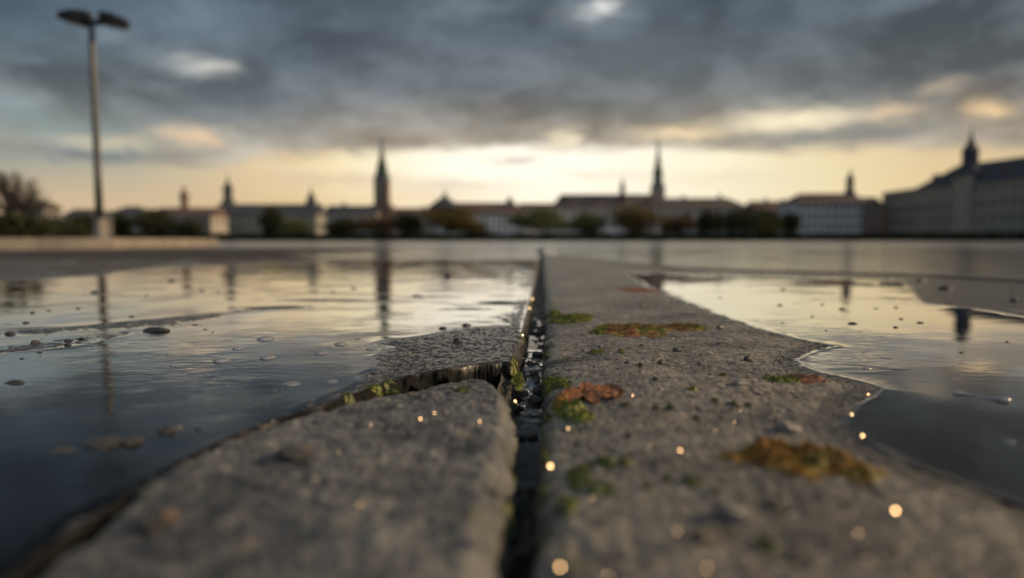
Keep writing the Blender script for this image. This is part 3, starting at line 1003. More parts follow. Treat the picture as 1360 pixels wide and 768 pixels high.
# ------------------------------------------------------------------ curled brown leaf and pale scrap
def leaf(name, fun, px, py, wpx, hpx, mat, label, curl, base=0.0, zoff=0.0, seed=1, rot=0.0):
    c = G(px, py, base)
    rx = (G(px + wpx / 2, py, base) - c).length
    ry = (G(px, py - hpx / 2, base).y - G(px, py + hpx / 2, base).y) / 2
    nu, nv = 60, 40
    vs, fs = [], []
    for i in range(nu):
        for j in range(nv):
            u = -1 + 2 * i / (nu - 1)
            v = -1 + 2 * j / (nv - 1)
            wv = (1 - abs(u) ** 2.4) ** 0.6 * (0.86 + 0.16 * math.sin(u * 9 + seed) + 0.10 * math.sin(u * 23))
            x = u * rx
            y = v * wv * ry
            nz = mnoise.noise(Vector((u * 2.2 + seed, v * 1.7, 0.3)))
            n2 = mnoise.noise(Vector((u * 6 + seed, v * 5, 4.3)))
            z = curl * (abs(v) ** 1.6 * 0.8 + 0.9 * nz + 0.45 * n2 + 0.25 * (1 - abs(v)) * math.sin(u * 5))
            vs.append([x, y, z])
    for i in range(nu - 1):
        for j in range(nv - 1):
            a = i * nv + j
            fs.append((a, a + nv, a + nv + 1, a + 1))
    vs = np.array(vs)
    cr, sr = math.cos(rot), math.sin(rot)
    X = c.x + vs[:, 0] * cr - vs[:, 1] * sr
    Y = c.y + vs[:, 0] * sr + vs[:, 1] * cr
    Z = fun(X, Y)[0] if fun else np.full(len(X), base)
    zz = np.maximum(vs[:, 2], -0.001) + Z + zoff
    n = len(vs)
    V = np.concatenate([np.stack([X - c.x, Y - c.y, zz - base], 1), np.stack([X - c.x, Y - c.y, zz - base - 0.0005], 1)])
    F = fs + [tuple(n + k for k in reversed(f)) for f in fs]
    me = mesh_np(name, V, np.array(F))
    o = link_mesh(name, me, mat, None, (c.x, c.y, base))
    tag(o, label, 'leaf')
    return o


leaf('leaf', HR, 786, 523, 84, 24, mb, 'crumpled rust brown dead leaf lying on the right slab edge', 0.0026, 0, 0.0014, 2)
m, T = new_mat('wet_pale_scrap')
p_ = T.n('ShaderNodeBsdfPrincipled')
t_ = T.n('ShaderNodeTexCoord').outputs['Object']
T.set(p_.inputs['Base Color'], T.mix(T.noise(t_, 90, 3), (0.22, 0.23, 0.25), (0.42, 0.43, 0.46)))
p_.inputs['Roughness'].default_value = 0.3
finish(T, p_.outputs[0])
M['scrap'] = m
c = G(704, 503, -0.015)
b = MB()
n = 9
pts = []
for i in range(n):
    for j in range(n):
        u, v = i / (n - 1), j / (n - 1)
        x = (-0.010 + 0.021 * u) * (1 - 0.72 * v) + 0.002 * math.sin(v * 4)
        z = -0.016 + 0.021 * v - 0.006 * u * (1 - v) + 0.002 * math.sin(u * 5 + v * 3)
        y = 0.008 * v + 0.004 * math.sin(u * 4) + 0.004 * u
        pts.append((x * 0.75, y, z * 0.62 - 0.004))
fs = [(i * n + j, (i + 1) * n + j, (i + 1) * n + j + 1, i * n + j + 1) for i in range(n - 1) for j in range(n - 1)]
k = len(pts)
b.poly(pts + [(x, y + 0.0006, z) for x, y, z in pts], fs + [tuple(k + q_ for q_ in reversed(f)) for f in fs])
o = b.build('leaf_scrap', M['scrap'], None, True, tuple(c))
tag(o, 'pale pointed wet leaf scrap standing up in the joint', 'leaf scrap')

# ------------------------------------------------------------------ pebbles
M['peb_dark'] = simple_mat('dark_wet_stone', (0.020, 0.020, 0.021), (0.050, 0.046, 0.043), 60, 0.3, 0, 0.0006, 300)
M['peb_grey'] = simple_mat('grey_wet_stone', (0.12, 0.115, 0.11), (0.24, 0.225, 0.21), 60, 0.28, 0, 0.0006, 300)
M['peb_brown'] = simple_mat('brown_wet_stone', (0.11, 0.065, 0.045), (0.22, 0.15, 0.11), 60, 0.35, 0, 0.0006, 300)


def pebble_mesh(seed, sub=3):
    bm = bmesh.new()
    bmesh.ops.create_icosphere(bm, subdivisions=sub, radius=1.0)
    sx = 1.0
    for v in bm.verts:
        n_ = mnoise.noise(v.co * 0.9 + Vector((seed * 5.3, 0, 0)))
        n2_ = mnoise.noise(v.co * 2.4 + Vector((0, seed * 3.3, 0)))
        v.co *= 1 + 0.28 * n_ + 0.10 * n2_
        if v.co.z < -0.35:
            v.co.z = -0.35 + (v.co.z + 0.35) * 0.3
    for f in bm.faces:
        f.smooth = True
    me = bpy.data.meshes.new('pebble')
    bm.to_mesh(me)
    bm.free()
    return me


PEB = {}


def pebble(fun, px, py, w, h, mat, label, group=None, base=0.0, level=None, rot=None, name='pebble', cat='pebble', sink=0.15):
    c = G(px, py, base)
    r_ = (G(px + w / 2, py, base) - c).length
    key = (mat, random.randrange(6))
    if key not in PEB:
        me = pebble_mesh(key[1] + 1)
        me.materials.append(M[mat])
        PEB[key] = me
    o = bpy.data.objects.new(name, PEB[key])
    COL.objects.link(o)
    hz = r_ * 2 * h / w * 0.62
    gz = zat(fun, c.x, c.y)
    if level is not None:
        gz = max(gz, level - hz * 0.6)
    o.location = (c.x, c.y, gz + hz * (0.35 - sink))
    o.rotation_euler = (0, 0, random.uniform(-0.5, 0.5) if rot is None else rot)
    o.scale = (r_, r_ * random.uniform(0.65, 0.9), hz)
    tag(o, label, cat, group)
    return o


for a in [
    (HL, 140, 587, 52, 15, 'peb_dark', 'long dark wet stone lying low in the left foreground puddle'),
    (HL, 175, 586, 30, 16, 'peb_dark', 'rounded dark stone touching the long dark stone in the left puddle'),
    (HL, 222, 571, 28, 12, 'peb_dark', 'low dark pebble right of the paired stones in the left puddle'),
    (HL, 237, 567, 12, 8, 'peb_grey', 'small grey pebble leaning on the low dark pebble'),
    (HL, 264, 568, 10, 7, 'peb_dark', 'small dark pebble nearest the crack in the left puddle'),
    (HL, 88, 595, 38, 7, 'peb_dark', 'flat dark sliver of stone at the far left of the near puddle'),
    (HL, 20, 507, 32, 11, 'peb_dark', 'pointed dark stone at the left edge of the puddle'),
    (HL, 208, 439, 34, 8, 'peb_dark', 'flat dark stone lying where ripples meet the damp strip'),
    (HL, 105, 499, 16, 6, 'peb_dark', 'small dark pebble right of the pointed stone'),
    (HL, 62, 487, 40, 5, 'peb_brown', 'thin brown stone sliver just above the pointed stone'),
    (HL, 75, 483, 30, 4, 'peb_dark', 'thin dark sliver behind the brown sliver in the left puddle'),
    (HL, 47, 455, 10, 6, 'peb_dark', 'black pebble on the damp strip at the left'),
    (HL, 14, 443, 14, 5, 'peb_dark', 'flat black pebble at the very left of the damp strip'),
    (HL, 90, 458, 9, 4, 'peb_dark', 'little black pebble right of the black pebble on the damp strip'),
    (HL, 35, 428, 10, 6, 'peb_dark', 'dark pebble at the shore of the far bright water, left'),
    (HL, 43, 415, 9, 6, 'peb_dark', 'dark pebble standing in the bright water above the shore pebble'),
    (HL, 126, 388, 12, 5, 'peb_dark', 'dark pebble beside the lamp reflection'),
    (HL, 228, 373, 9, 6, 'peb_dark', 'blurred dark pebble far out in the bright left water'),
    (HL, 555, 393, 16, 4, 'peb_dark', 'dark flat stone in the bright water right of the tower reflection'),
    (HL, 595, 369, 12, 7, 'peb_dark', 'blurred dark stone in the far bright water left of the joint'),
    (HL, 588, 436, 11, 5, 'peb_dark', 'left pebble of a dark pair on the glistening slab'),
    (HL, 619, 432, 13, 5, 'peb_dark', 'right pebble of a dark pair on the glistening slab'),
    (HL, 608, 454, 13, 6, 'peb_dark', 'dark pebble in front of the dark pair on the glistening slab'),
    (HF, 390, 609, 52, 16, 'peb_dark', 'dark oblong stone lying on the broken corner piece'),
    (HF, 404, 604, 22, 15, 'peb_brown', 'pale brown end stone beside the dark oblong stone'),
    (HF, 207, 708, 40, 22, 'peb_dark', 'dark blurred stone near the left rim of the broken piece'),
    (HF, 224, 694, 30, 20, 'peb_brown', 'pale blurred stone behind the dark one on the broken piece'),
    (HR, 853, 461, 9, 5, 'peb_dark', 'small dark pebble right of the tiny moss dot'),
    (HR, 899, 468, 11, 6, 'peb_dark', 'oval black pebble on the right slab in front of the rusty moss'),
    (HR, 878, 484, 10, 7, 'peb_dark', 'round black pebble below the oval black one'),
    (HR, 993, 480, 11, 9, 'peb_dark', 'upright black pebble standing near the rippled shore'),
    (HR, 930, 485, 7, 5, 'peb_brown', 'tiny brown pebble between the black pebbles'),
    (HR, 853, 497, 9, 4, 'peb_grey', 'small grey pebble behind the brown leaf'),
    (HR, 983, 513, 22, 8, 'peb_grey', 'flat grey wet pebble left of the yellow green tuft'),
    (HR, 957, 395, 10, 5, 'peb_dark', 'dark pebble on the bare strip beside the bright water'),
    (HR, 956, 437, 10, 5, 'peb_brown', 'little brown pebble right of the brown moss trail'),
    (HR, 1047, 573, 36, 18, 'peb_grey', 'smooth grey wet pebble behind the large ochre cushion'),
    (HR, 973, 691, 48, 28, 'peb_grey', 'large smooth pale pebble in the near right foreground'),
    (HR, 945, 717, 52, 20, 'peb_dark', 'flat dark slate chip in front of the large pale pebble'),
    (HR, 1027, 677, 26, 14, 'peb_dark', 'dark pebble right of the large pale pebble'),
    (HR, 1104, 596, 13, 9, 'peb_dark', 'dark pebble between ochre cushion and dark water'),
    (HR, 835, 581, 11, 8, 'peb_dark', 'round dark pebble in front of the green moss pads'),
    (HR, 1056, 748, 24, 14, 'peb_dark', 'blurred dark pebble at the bottom of the right slab'),
    (HR, 748, 664, 26, 14, 'peb_dark', 'dark stone on the near right edge beside olive moss'),
    (HR, 1255, 385, 18, 6, 'peb_dark', 'dark stone on the wet strip at the far right'),
    (HR, 1223, 374, 12, 4, 'peb_brown', 'brown stone left of the dark stone at the far right'),
    (HR, 1347, 401, 9, 6, 'peb_dark', 'dark pebble on the wet strip by the right picture edge'),
]:
    pebble(*a)
for (px, py, w) in [(1132, 429, 13), (1118, 410, 9), (1036, 405, 8), (1197, 423, 8), (1190, 434, 9), (1222, 428, 10), (1040, 384, 8), (1190, 408, 7), (1338, 453, 8), (1079, 420, 6), (1164, 409, 7), (1097, 438, 5),
                    (1278, 467, 9), (1040, 428, 6), (1092, 404, 7)]:
    pebble(HR, px, py, w, w * 0.45, 'peb_dark', 'small dark pebble poking out of the bright right puddle', 'dark pebbles in the bright right puddle', 0, WL_R)
for (px, py, w) in [(195, 392, 7), (268, 386, 8), (290, 387, 7), (65, 412, 7), (104, 409, 8), (175, 420, 8), (470, 383, 9), (442, 388, 7), (30, 396, 8)]:
    pebble(HL, px, py, w, w * 0.45, 'peb_dark', 'small blurred dark pebble out in the bright left water', 'dark pebbles in the bright left water', 0, WL_L)
for i in range(26):
    px, py = random.uniform(10, 300), random.uniform(428, 476)
    pebble(HL, px, py, random.uniform(4, 10), random.uniform(2, 4), 'peb_dark', 'tiny black grit stone on the damp left strip', 'grit stones on the damp left strip')
for i in range(60):
    px, py = random.uniform(745, 1060), random.uniform(430, 600)
    pebble(HR, px, py, random.uniform(3, 8), random.uniform(2, 4), random.choice(['peb_dark', 'peb_dark', 'peb_grey', 'peb_brown']), 'tiny grit stone scattered on the right slab', 'grit stones on the right slab')
for i in range(34):
    px, py = random.uniform(500, 655), random.uniform(512, 640)
    pebble(HF, px, py, random.uniform(4, 9), random.uniform(2, 4), random.choice(['peb_dark', 'peb_grey', 'peb_brown']), 'tiny grit stone on the broken corner piece', 'grit stones on the broken piece', FRAG_Z)
# crumbs wedged in the crack
for i, (px, py, w) in enumerate([(482, 517, 12), (530, 507, 12), (414, 545, 13), (372, 560, 13), (330, 577, 13), (300, 590, 15), (240, 618, 17),
                                 (222, 630, 16), (160, 671, 22), (438, 537, 11), (592, 498, 9)]):
    pebble(HF, px, py, w, w * 0.55, random.choice(['peb_brown', 'peb_dark', 'peb_dark']), 'crumbled stone chip wedged in the curved crack', 'stone chips wedged in the crack', FRAG_Z, None, None, 'stone_chip', 'stone chip', 0.35)
# black crumbs in the joint
for i in range(13):
    yv = random.uniform(0.36, 1.5)
    xx = float(np.interp(yv, ctr[:, 1], ctr[:, 0])) + random.uniform(-0.013, 0.013)
    key = ('peb_dark', random.randrange(6))
    if key not in PEB:
        me = pebble_mesh(key[1] + 1)
        me.materials.append(M['peb_dark'])
        PEB[key] = me
    o = bpy.data.objects.new('stone_crumb', PEB[key])
    COL.objects.link(o)
    s_ = random.uniform(0.003, 0.0075)
    o.location = (xx, yv, -0.032)
    o.scale = (s_, s_ * 1.3, s_ * 0.8)
    o.rotation_euler = (0, 0, random.uniform(0, 3))
    tag(o, 'black crumb of stone in the water of the joint', 'stone', 'crumbs in the joint')

# ------------------------------------------------------------------ bubbles
m, T = new_mat('bubble_film')
lw = T.n('ShaderNodeLayerWeight')
lw.inputs[0].default_value = 0.45
gl = T.n('ShaderNodeBsdfGlossy')
gl.inputs['Roughness'].default_value = 0.16
tr = T.n('ShaderNodeBsdfTransparent')
T.set(tr.inputs[0], (0.88, 0.88, 0.88))
df = T.n('ShaderNodeBsdfDiffuse')
T.set(df.inputs[0], (0.62, 0.61, 0.60))
mf = T.n('ShaderNodeMixShader')
mf.inputs[0].default_value = 0.32
T.t.links.new(tr.outputs[0], mf.inputs[1])
T.t.links.new(df.outputs[0], mf.inputs[2])
ms = T.n('ShaderNodeMixShader')
T.set(ms.inputs[0], T.m('MULTIPLY_ADD', T.m('POWER', lw.outputs['Facing'], 1.6), 0.85, 0.12, True))
T.t.links.new(mf.outputs[0], ms.inputs[1])
T.t.links.new(gl.outputs[0], ms.inputs[2])
finish(T, ms.outputs[0])
M['bubble'] = m


def dome_mesh(name, n=28, rings=10, squash=0.5, skirt=0.25):
    vs, fs = [], []
    prof = [(1.0 + skirt, 0.0), (1.0 + skirt * 0.35, 0.03)]
    for k in range(rings + 1):
        a = (0.12 + 0.88 * k / rings) * math.pi / 2
        prof.append((math.cos(a), 0.03 + squash * math.sin(a)))
    for r_, z in prof[:-1]:
        for i in range(n):
            t = 2 * math.pi * i / n
            vs.append((r_ * math.cos(t), r_ * math.sin(t), z))
    vs.append((0, 0, prof[-1][1]))
    L = len(prof) - 1
    for k in range(L - 1):
        for i in range(n):
            fs.append((k * n + i, k * n + (i + 1) % n, (k + 1) * n + (i + 1) % n, (k + 1) * n + i))
    for i in range(n):
        fs.append(((L - 1) * n + i, (L - 1) * n + (i + 1) % n, L * n))
    me = bpy.data.meshes.new(name)
    me.from_pydata(vs, [], fs)
    for p in me.polygons:
        p.use_smooth = True
    me.update()
    return me


bub_me = dome_mesh('bubble', squash=0.36, skirt=0.03)
bub_me.materials.append(M['bubble'])


def bubble(px, py, w, label, level, flat=1.0, group='bubbles floating on the puddles'):
    c = G(px, py)
    o = bpy.data.objects.new('bubble', bub_me)
    COL.objects.link(o)
    r_ = w / 2 * (c.y / FPX) * 0.92
    o.location = (c.x, c.y, level + 0.0002)
    o.scale = (r_, r_, r_ * flat)
    tag(o, label, 'bubble', group)


for (px, py, w, f, lab) in [
    (353, 449, 25, 0.8, 'large flat bubble rearmost of the left puddle cluster'),
    (294, 478, 24, 0.95, 'large round bubble leftmost in the left puddle cluster'),
    (355, 474, 22, 0.95, 'round bubble in the middle of the left puddle cluster'),
    (316, 462, 16, 0.9, 'small bubble between the leftmost and rearmost bubbles'),
    (426, 468, 18, 0.9, 'bubble alone right of the middle bubble'),
    (453, 456, 19, 0.9, 'bubble behind the lone bubble towards the tower reflection'),
    (493, 463, 17, 0.7, 'flattened bubble at the edge of the glistening slab'),
    (511, 455, 13, 0.9, 'glinting bubble just behind the flattened one'),
    (387, 509, 23, 0.7, 'big pale bubble nearest the crack'),
    (441, 506, 18, 0.6, 'pale flattened bubble right of the big pale one'),
    (475, 501, 11, 0.8, 'small glinting bubble right of the flattened pale one'),
    (492, 499, 9, 0.8, 'tiny bubble close to the crack edge'),
    (476, 449, 10, 0.8, 'tiny pale bubble in front of the tower reflection'),
]:
    bubble(px, py, w, lab, WL_L, f)
for (px, py, w) in [(398, 473, 6), (457, 468, 7), (340, 478, 4), (364, 481, 5), (225, 470, 10), (230, 484, 11), (132, 461, 6), (124, 462, 5), (562, 448, 6), (448, 495, 5), (365, 517, 5), (505, 492, 5)]:
    bubble(px, py, w, 'tiny bubble fleck floating on the left puddle', WL_L, 0.8, 'tiny bubble flecks on the left puddle')
for (px, py, w, f, lab) in [(1177, 474, 17, 0.25, 'flat pale bubble film on the right puddle'), (1151, 488, 12, 0.9, 'small round bubble on the dark right puddle'),
                            (1340, 585, 12, 0.8, 'blurred bubble at the right edge of the dark puddle'), (1147, 467, 4, 0.9, 'minute bright bubble near the rippled shore')]:
    bubble(px, py, w, lab, WL_R, f)

# floating twig with two dark knots
b = MB()
A, B = G(1266, 521), G(1338, 531)
npt = 12
pts, rad = [], []
for i in range(npt):
    t = i / (npt - 1)
    pt = A.lerp(B, t)
    pt.z = WL_R + 0.0004 + 0.0006 * math.sin(t * 9)
    pt.y += 0.004 * math.sin(t * 5)
    pts.append(pt)
    rad.append(0.0012 + 0.0020 * math.exp(-((t - 0.12) / 0.1) ** 2) + 0.0026 * math.exp(-((t - 0.88) / 0.12) ** 2))
b.tube(pts, rad, 9)
o = b.build('twig', simple_mat('wet_twig', (0.26, 0.25, 0.23), (0.46, 0.44, 0.40), 80, 0.15), None, True)
tag(o, 'short pale wet twig with two knots floating on the right puddle', 'twig')

# ------------------------------------------------------------------ glinting droplets
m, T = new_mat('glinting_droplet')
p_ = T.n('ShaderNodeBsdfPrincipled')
T.set(p_.inputs['Base Color'], (0.72, 0.58, 0.40))  # warm metal in place of clear water, to strengthen the sun glint
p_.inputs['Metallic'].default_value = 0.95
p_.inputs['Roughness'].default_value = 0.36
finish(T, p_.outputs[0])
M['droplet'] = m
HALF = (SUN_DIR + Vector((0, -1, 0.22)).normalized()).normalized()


def droplet_mesh(seed):
    """a droplet bead with one facet shaped to throw a sun glint at the camera"""
    bm = bmesh.new()
    bmesh.ops.create_icosphere(bm, subdivisions=3, radius=1.0)
    for v in bm.verts:
        k = v.co.dot(HALF)
        if k > 0.45:
            v.co -= HALF * (k - 0.45) * 0.9
        v.co *= 1 + 0.05 * mnoise.noise(v.co * 1.5 + Vector((seed * 4.1, 0, 0)))
    for f in bm.faces:
        f.smooth = True
    me = bpy.data.meshes.new('water_droplet')
    bm.to_mesh(me)
    bm.free()
    me.materials.append(M['droplet'])
    return me


DROP = [droplet_mesh(k) for k in range(4)]


def droplet(fun, px, py, s, label, group=None, base=0.0):
    c = G(px, py, base)
    o = bpy.data.objects.new('water_droplet', DROP[random.randrange(4)])
    COL.objects.link(o)
    z = max(zat(fun, c.x, c.y), -0.004)
    r_ = s * 0.00115
    o.location = (c.x, c.y, z + r_ * 0.55)
    o.scale = (r_, r_, r_)
    hv = (SUN_DIR + (Vector((0, 0, CAM_H)) - Vector(o.location)).normalized()).normalized()
    o.rotation_euler = HALF.rotation_difference(hv).to_euler()  # turns each facet to mirror the sun into the camera
    tag(o, label, 'water droplet', group)


for (fun, px, py, s, lab, base) in [
    (HR, 730, 650, 1.9, 'brightest golden droplet glowing at the near joint edge', -0.02),
    (HR, 1188, 684, 1.8, 'bright golden droplet in the right foreground', 0), (HR, 743, 745, 1.4, 'large soft droplet glow at the bottom by the joint', 0),
    (HR, 1034, 569, 1.2, 'droplet sparkling on the smooth grey pebble', 0), (HR, 958, 688, 1.5, 'left droplet on the large pale pebble', 0), (HR, 989, 690, 1.0, 'right droplet on the large pale pebble', 0),
    (HR, 903, 603, 1.1, 'lone droplet on the slab left of the ochre cushion', 0), (HL, 707, 396, 2.6, 'upper droplet of a pair on the far left joint edge', 0),
    (HL, 703, 408, 2.6, 'lower droplet of a pair on the far left joint edge', 0), (HL, 694, 443, 1.9, 'single droplet on the left slab edge behind the corner', 0),
    (HR, 840, 528, 0.8, 'sharp droplet glint at the tip of the brown leaf', 0), (HR, 754, 564, 0.9, 'droplet glint beside the green moss pads', 0),
    (HR, 1153, 524, 0.9, 'droplet glint on the pointed shore of the right puddle', 0), (HR, 1131, 550, 1.3, 'upper droplet on the receding puddle shore', 0), (HR, 1145, 579, 1.4, 'lower droplet on the receding puddle shore', 0),
    (HF, 684, 552, 1.3, 'droplet on the lit rounded edge of the broken piece', -0.018), (HF, 577, 558, 0.8, 'droplet fallen on the middle of the broken piece', FRAG_Z),
    (HF, 558, 563, 1.1, 'brighter droplet left of its twin on the broken piece', FRAG_Z), (HF, 637, 568, 0.8, 'droplet near the right rim of the broken piece', FRAG_Z)]:
    droplet(fun, px, py, s * 0.72, lab, None, base)
for (px, py, s) in [(882, 439, 0.9), (895, 449, 0.9), (797, 378, 1.8), (773, 391, 1.6), (857, 405, 1.4), (886, 402, 1.4), (845, 422, 1.1), (813, 412, 1.0), (937, 402, 1.3), (990, 444, 0.9), (919, 539, 0.4), (983, 548, 0.9), (975, 562, 0.8),
                    (786, 656, 1.0), (808, 757, 1.1), (938, 757, 1.2), (1080, 634, 1.1), (1133, 640, 1.1), (1140, 713, 1.1), (899, 709, 1.0), (865, 593, 0.6), (950, 575, 0.6)]:
    droplet(HR, px, py, s * 0.42, 'small water droplet glinting on the right slab', 'droplets on the right slab')
for (px, py, s) in [(493, 572, 0.9), (477, 680, 0.9), (512, 680, 0.7), (450, 607, 0.6), (560, 620, 0.7), (620, 630, 0.7)]:
    droplet(HF, px, py, s * 0.40, 'small water droplet glinting on the broken corner piece', 'droplets on the broken piece', FRAG_Z)
for (px, py, s) in [(632, 447, 1.0), (560, 455, 0.7), (545, 470, 0.6), (600, 470, 0.6), (650, 462, 0.7), (520, 478, 0.6), (580, 480, 0.6)]:
    droplet(HL, px, py, s * 0.40, 'small water droplet glinting on the wet left slab', 'droplets on the left slab')

#BACKGROUND
# ================================================================== the town beyond the square
GZ = -0.004


def wallmat(name, c):
    c2 = tuple(v * 0.86 for v in c)
    return simple_mat(name, c, c2, 0.25, 0.85)


WM = {k: wallmat(k + '_plaster', c) for k, c in dict(white=(0.70, 0.69, 0.66), cream=(0.36, 0.335, 0.275), grey=(0.58, 0.57, 0.54), ochre=(0.36, 0.27, 0.17), sage=(0.27, 0.265, 0.225), brick=(0.17, 0.112, 0.088),
                                                    stone=(0.33, 0.30, 0.26), dark=(0.10, 0.09, 0.08), blue=(0.46, 0.49, 0.53)).items()}
RM = {k: simple_mat(k + '_roofing', tuple(v * 1.0 for v in c), tuple(v * 0.7 for v in c), 1.2, 0.85, spec=0.3) for k, c in dict(slate=(0.060, 0.066, 0.078), red=(0.125, 0.085, 0.075), brown=(0.10, 0.083, 0.075), copper=(0.055, 0.085, 0.075), lead=(0.075, 0.085, 0.10)).items()}
m, T = new_mat('window_glass')
p_ = T.n('ShaderNodeBsdfPrincipled')
T.set(p_.inputs['Base Color'], (0.03, 0.035, 0.04))
p_.inputs['Roughness'].default_value = 0.08
finish(T, p_.outputs[0])
M['glass'] = m
M['frame'] = simple_mat('window_frame_paint', (0.5, 0.49, 0.46), (0.42, 0.41, 0.39), 2, 0.6)
M['trim'] = simple_mat('stone_trim', (0.34, 0.32, 0.29), (0.28, 0.265, 0.24), 2, 0.8)

b = MB()
ww, wh, ft = 0.74, 1.2, 0.08
b.box(-ww, -ww + ft, -0.06, 0.04, -wh, wh)
b.box(ww - ft, ww, -0.06, 0.04, -wh, wh)
b.box(-ww + ft, ww - ft, -0.06, 0.04, wh - ft, wh)
b.box(-ww + ft, ww - ft, -0.06, 0.04, -wh, -wh + ft)
b.box(-0.03, 0.03, -0.05, 0.04, -wh + ft, wh - ft)
b.box(-ww - 0.1, ww + 0.1, -0.16, 0.02, -wh - 0.1, -wh - 0.003)
nfr = len(b.f)
b.poly([(-ww + ft, -0.012, -wh + ft), (ww - ft, -0.012, -wh + ft), (ww - ft, -0.012, wh - ft), (-ww + ft, -0.012, wh - ft)], [(0, 1, 2, 3)])
wo_ = b.build('window', [M['frame'], M['glass']])
WIN_ME = wo_.data
WIN_ME.polygons[len(WIN_ME.polygons) - 1].material_index = 1
bpy.data.objects.remove(wo_)


def window(parent, x, y, z, rz=0.0, s=1.0):
    w = bpy.data.objects.new('window', WIN_ME)
    COL.objects.link(w)
    w.parent = parent
    w.location = (x, y, z)
    w.rotation_euler = (0, 0, rz)
    w.scale = (s, 1, s)
    return w


def gable_roof(mb, x0, x1, y0, y1, ze, zr, hip0=0.0, hip1=0.0, ov=0.4):
    ym = (y0 + y1) / 2
    x0 -= ov
    x1 += ov
    y0 -= ov
    y1 += ov
    th = 0.25
    e = [(x0, y0, ze), (x1, y0, ze), (x1, y1, ze), (x0, y1, ze)]
    r0, r1 = (x0 + hip0, ym, zr), (x1 - hip1, ym, zr)
    v = e + [r0, r1] + [(p[0], p[1], p[2] + th) for p in e] + [(r0[0], r0[1], zr + th), (r1[0], r1[1], zr + th)]
    mb.poly(v, [(6, 7, 11, 10), (8, 9, 10, 11), (7, 8, 11), (9, 6, 10), (0, 1, 7, 6), (1, 2, 8, 7), (2, 3, 9, 8), (3, 0, 6, 9), (3, 2, 1, 0)])


def building(name, cat, label, L, He, Hr, dp, loc, rz=0.0, wall='grey', roof='slate', hip=(0, 0), rows_=3, cols=8, chim=(), dormers=0, wins=True, group=None, side=True, wtop=None):
    """origin at the front middle of the foot; local -y faces out"""
    e = empty(name, loc, rz)
    tag(e, label, cat, group)
    b = MB()
    x0, x1 = -L / 2, L / 2
    b.box(x0, x1, 0, dp, -0.05, He)
    ym = dp / 2
    if not hip[0]:
        b.poly([(x0, 0, He), (x0, dp, He), (x0, ym, Hr), (x0 + 0.3, 0, He), (x0 + 0.3, dp, He), (x0 + 0.3, ym, Hr)], [(0, 1, 2), (3, 5, 4), (0, 2, 5, 3), (1, 4, 5, 2)])
    if not hip[1]:
        b.poly([(x1, 0, He), (x1, dp, He), (x1, ym, Hr), (x1 - 0.3, 0, He), (x1 - 0.3, dp, He), (x1 - 0.3, ym, Hr)], [(0, 2, 1), (3, 4, 5), (0, 3, 5, 2), (1, 2, 5, 4)])
    b.build('wall', WM[wall], e)
    b = MB()
    gable_roof(b, x0, x1, 0, dp, He + 0.004, Hr + 0.004, hip[0], hip[1])
    r_ = b.build('roof', RM[roof], e)
    b = MB()
    b.box(x0 - 0.15, x1 + 0.15, -0.18, -0.003, He - 0.35, He - 0.02)
    b.build('cornice', M['trim'], e)
    b = MB()
    b.box(x0 - 0.08, x1 + 0.08, -0.10, -0.003, 0.0, 0.7)
    b.build('plinth', M['trim'], e)
    for (cx, cw, ch) in chim:
        b = MB()
        zc = Hr - 0.8
        b.box(cx - cw / 2, cx + cw / 2, ym - cw / 2, ym + cw / 2, zc, Hr + ch)
        b.box(cx - cw / 2 - 0.12, cx + cw / 2 + 0.12, ym - cw / 2 - 0.12, ym + cw / 2 + 0.12, Hr + ch, Hr + ch + 0.2)
        b.build('chimney', WM['brick'], r_)
    for k in range(dormers):
        cx = x0 + L * (k + 0.5) / dormers
        b = MB()
        yb = ym * 0.35
        zb = He + (Hr - He) * 0.35
        b.box(cx - 0.8, cx + 0.8, yb - 0.5, yb + 1.6, zb - 0.2, zb + 1.4)
        b.poly([(cx - 1.0, yb - 0.6, zb + 1.404), (cx + 1.0, yb - 0.6, zb + 1.404), (cx + 1.0, yb + 1.7, zb + 1.404), (cx - 1.0, yb + 1.7, zb + 1.404), (cx, yb - 0.6, zb + 2.1), (cx, yb + 1.7, zb + 2.1)],
               [(0, 1, 4), (1, 2, 5, 4), (2, 3, 5), (3, 0, 4, 5), (3, 2, 1, 0)])
        b.build('dormer', RM['red'], r_)
    if wins and rows_:
        fh = He / rows_
        s = min(1.0, fh * 0.30)
        for i in range(rows_):
            for j in range(cols):
                x = x0 + L * (j + 0.5) / cols
                if i == 0 and j == cols // 2:
                    b = MB()
                    b.box(x - 0.9, x + 0.9, -0.10, -0.004, 0.02, 2.5)
                    b.box(x - 1.1, x - 0.903, -0.14, -0.004, 0.02, 2.7)
                    b.box(x + 0.903, x + 1.1, -0.14, -0.004, 0.02, 2.7)
                    b.build('door', WM['dark'], e)
                    continue
                window(e, x, 0, fh * (i + 0.55), 0, s)
        if side:
            for i in range(rows_):
                for j in range(3):
                    window(e, x1, dp * (j + 0.5) / 3, fh * (i + 0.55), math.pi / 2, s)
    return e


def town(label, px0, px1, ye, yr, Y, dp=12.0, name='house', cat='house', **kw):
    A, B = P(px0, ye, Y), P(px1, ye, Y)
    Hr = P((px0 + px1) / 2, yr, Y + dp / 2).z
    return building(name, cat, label, B.x - A.x, A.z, Hr, dp, ((A.x + B.x) / 2, Y, GZ), 0.0, **kw)


def spire(mb, x, y, z0, z1, r, n=8):
    pts = [(x + r * math.cos(2 * math.pi * k / n + math.pi / n), y + r * math.sin(2 * math.pi * k / n + math.pi / n), z0) for k in range(n)] + [(x, y, z1)]
    mb.poly(pts, [(k, (k + 1) % n, n) for k in range(n)] + [tuple(reversed(range(n)))])


